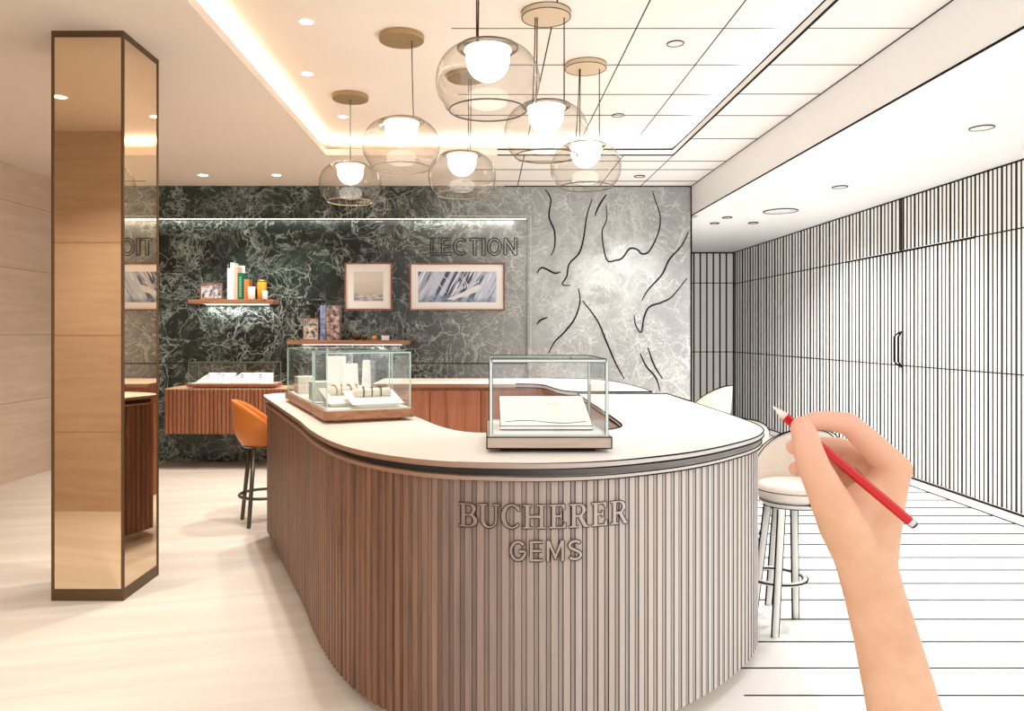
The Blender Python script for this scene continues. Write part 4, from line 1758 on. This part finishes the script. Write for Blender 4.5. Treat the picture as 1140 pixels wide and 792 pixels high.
# ------------------------------------------------------------------ recessed downlights
def downlight(label, px, py, zc, wpx, lit, power=0, group=None, cone=70):
    Y = (zc - EYE) * FPX / (VY - py)
    x = (px - VX) / FPX * Y
    r = wpx / 2 / FPX * Y
    t = thing('downlight', label, 'ceiling light', (x, Y, zc), group)
    m = MB()
    m.lathe([(r * .80, -.003), (r, -.004), (r, .004), (r * .80, .004)], (x, Y, zc), 32, closed=True)
    if not lit:
        m.tube([(x + r * math.cos(a), Y + r * math.sin(a), zc - .004) for a in [2 * PI * i / 36 for i in range(36)]], .0035 * max(1, Y / 5), 5, closed=True, mi=1)
    m.build('ring', [M['lamp_white'], M['ink']], t)
    m = MB()
    m.lathe([(0, -.001), (r * .82, -.001), (r * .82, .003), (0, .003)], (x, Y, zc), 32)
    m.build('lens', M['lamp_disc'] if lit else M['lamp_white'], t)
    if power:
        d = bpy.data.lights.new('downlight_beam', 'SPOT')
        d.energy = power
        d.spot_size = math.radians(cone)
        d.spot_blend = .9
        d.shadow_soft_size = .05
        d.color = WARMW if lit else (1, .98, .96)
        o = bpy.data.objects.new('downlight_beam', d)
        COL.objects.link(o)
        o.parent = t
        o.location = (0, 0, -.02)


GD, GS = 'lit downlights in the beige ceiling', 'pen drawn downlights'
downlight('lit round downlight in the tray, at the top of the view', 341, 24, ZU, 18, True, P_SPOT, GD, 110)
downlight('lit round downlight in the tray, middle of the three on the left', 342, 82, ZU, 15, True, P_SPOT, GD, 110)
downlight('lit round downlight in the tray, beside the far left pendant canopy', 382, 130, ZU, 13, True, P_SPOT, GD, 110)
downlight('lit downlight over the marble wall nearest the mirror column', 226, 195, ZC, 13, True, P_SPOT * .8, GD, 100)
downlight('lit downlight over the marble wall, second from the column', 308, 195, ZC, 12, True, P_SPOT * .8, GD, 100)
downlight('lit downlight near the travertine return wall, showing only in the column mirror', VX - 2.84 / 2.86 * FPX, VY - 1.57 / 2.86 * FPX, ZC, 30, True, P_SPOT, GD, 120)
downlight('pen drawn round downlight in the panelled tray, nearest the viewer', 752, 48, ZU, 18, False, P_SPOT, GS, 110)
downlight('pen drawn round downlight in the panelled tray, farther back', 688, 128, ZU, 13, False, P_SPOT, GS, 110)
downlight('pen drawn downlight just above the pale marble', 712, 196, ZC, 11, False, P_SPOT * .7, GS, 100)
downlight('pen drawn downlight in the low ceiling, farthest right', 1093, 142, ZL, 24, False, P_LOW, GS, 140)
downlight('pen drawn downlight in the low ceiling, second from the right', 935, 208, ZL, 16, False, P_LOW, GS, 140)
downlight('large flat pen drawn ceiling disc in the low ceiling', 869, 235, ZL, 36, False, P_LOW, GS, 140)
downlight('small pen drawn downlight just left of the large ceiling disc', 838.5, 248, ZL, 10, False, 0, GS)
downlight('small pen drawn downlight nearest the alcove corner', 795.5, 248.5, ZL, 9.5, False, 0, GS)
downlight('small pen drawn downlight between its two neighbours over the alcove', 809.5, 242, ZL, 10, False, P_LOW * .6, GS, 140)


# ------------------------------------------------------------------ the drawing hand
def hand():
    px2m = lambda Y: Y / FPX
    bm = bmesh.new()

    def ball(p, r):
        bmesh.ops.create_icosphere(bm, subdivisions=3, radius=r, matrix=Matrix.Translation(p))

    def chain(pts, sub=7):
        """pts (px, py, Y, radius px): a run of overlapping balls"""
        P = [(at(a, b, Y), r * px2m(Y)) for a, b, Y, r in pts]
        for (p0, r0), (p1, r1) in zip(P[:-1], P[1:]):
            n = max(3, int((p1 - p0).length / (min(r0, r1) * .25)))
            for i in range(n + 1):
                u = i / n
                ball(p0.lerp(p1, u), r0 + (r1 - r0) * u)
    # forearm to wrist to palm
    chain([(1120, 1230, .72, 56), (1062, 980, .70, 47), (1030, 880, .695, 44), (1006, 790, .69, 38.5), (987, 712, .685, 34), (974, 665, .682, 32), (964, 628, .682, 32)])
    # palm rays
    chain([(964, 628, .682, 32), (968, 590, .684, 32), (985, 545, .690, 23), (994, 525, .690, 19)])
    chain([(966, 620, .69, 30), (975, 575, .70, 28), (990, 534, .712, 20)])
    chain([(964, 620, .70, 27), (968, 580, .72, 25), (976, 548, .735, 18)])
    chain([(958, 620, .70, 25), (955, 590, .735, 20), (958, 562, .752, 15)])
    # thenar and web
    chain([(985, 705, .684, 26), (970, 655, .680, 28), (955, 615, .673, 28), (938, 585, .662, 26), (920, 549, .648, 20.5)])
    chain([(938, 580, .668, 24), (962, 556, .684, 20), (985, 540, .69, 18)])
    # thumb
    chain([(920, 549, .648, 20.5), (907, 522, .640, 17.5), (900, 503, .6365, 16.5), (896, 486, .637, 14.5), (893, 476, .639, 12.5)])
    # index
    chain([(996, 523, .690, 18.5), (972, 497, .686, 15), (945, 472.5, .680, 13), (926, 469, .675, 11.5), (908, 468.5, .670, 10.5), (896, 472, .667, 9)])
    # middle
    chain([(990, 534, .716, 18), (960, 510, .722, 13), (934, 499, .722, 12), (906, 497, .708, 10.5), (884, 498, .694, 9)])
    # ring
    chain([(976, 548, .738, 17), (950, 530, .742, 12.5), (932, 522, .740, 11.5), (910, 520, .728, 10), (887, 522, .714, 8.8)])
    # little finger
    chain([(958, 562, .752, 14), (938, 535, .748, 11), (924, 530, .742, 10), (906, 534, .733, 8)])
    me = bpy.data.meshes.new('person')
    bm.to_mesh(me)
    bm.free()
    o = bpy.data.objects.new('person', me)
    COL.objects.link(o)
    md = o.modifiers.new('r', 'REMESH')
    md.mode = 'VOXEL'
    md.voxel_size = .0011
    sm = o.modifiers.new('s', 'SMOOTH')
    sm.factor = .5
    sm.iterations = 24
    dg = bpy.context.evaluated_depsgraph_get()
    ev = o.evaluated_get(dg)
    nm = bpy.data.meshes.new_from_object(ev)
    o.modifiers.clear()
    o.data = nm
    bpy.data.meshes.remove(me)
    nm.name = 'person'
    nm.materials.clear()
    nm.materials.append(M['skin'])
    for p in nm.polygons:
        p.use_smooth = True
        p.material_index = 0
    tag(o, 'bare right hand and forearm holding a red pencil, in front of the slatted wall', 'person')
    return o


hand()
# pencil
pA, pB = at(860, 452.5, .664), at(1019, 586, .640)
t = thing('pencil', 'red hexagonal pencil held between thumb and index finger', 'pencil', tuple(pA.lerp(pB, .5)))
d = (pB - pA).normalized()
L = (pB - pA).length


def axis_tube(a, b, r0, r1, seg=6):
    m = MB()
    m.tube([pA + d * a, pA + d * b], [r0, r1], seg)
    return m


m = axis_tube(.0135, L - .006, .0040, .0040)
m.sm = [False] * len(m.sm)
m.build('barrel', M['red_paint'], t)
axis_tube(.004, .0135, .0014, .0039, 16).build('sharpened_wood', M['pencil_wood'], t)
axis_tube(0, .004, .0003, .0014, 12).build('lead', M['pencil_lead'], t)
m = axis_tube(L - .006, L - .002, .0041, .0041, 6)
m.build('end_band', M['silver'], t)
m = axis_tube(L - .002, L, .0040, .0032, 6)
m.build('end_cap', M['jewel_dark'], t)
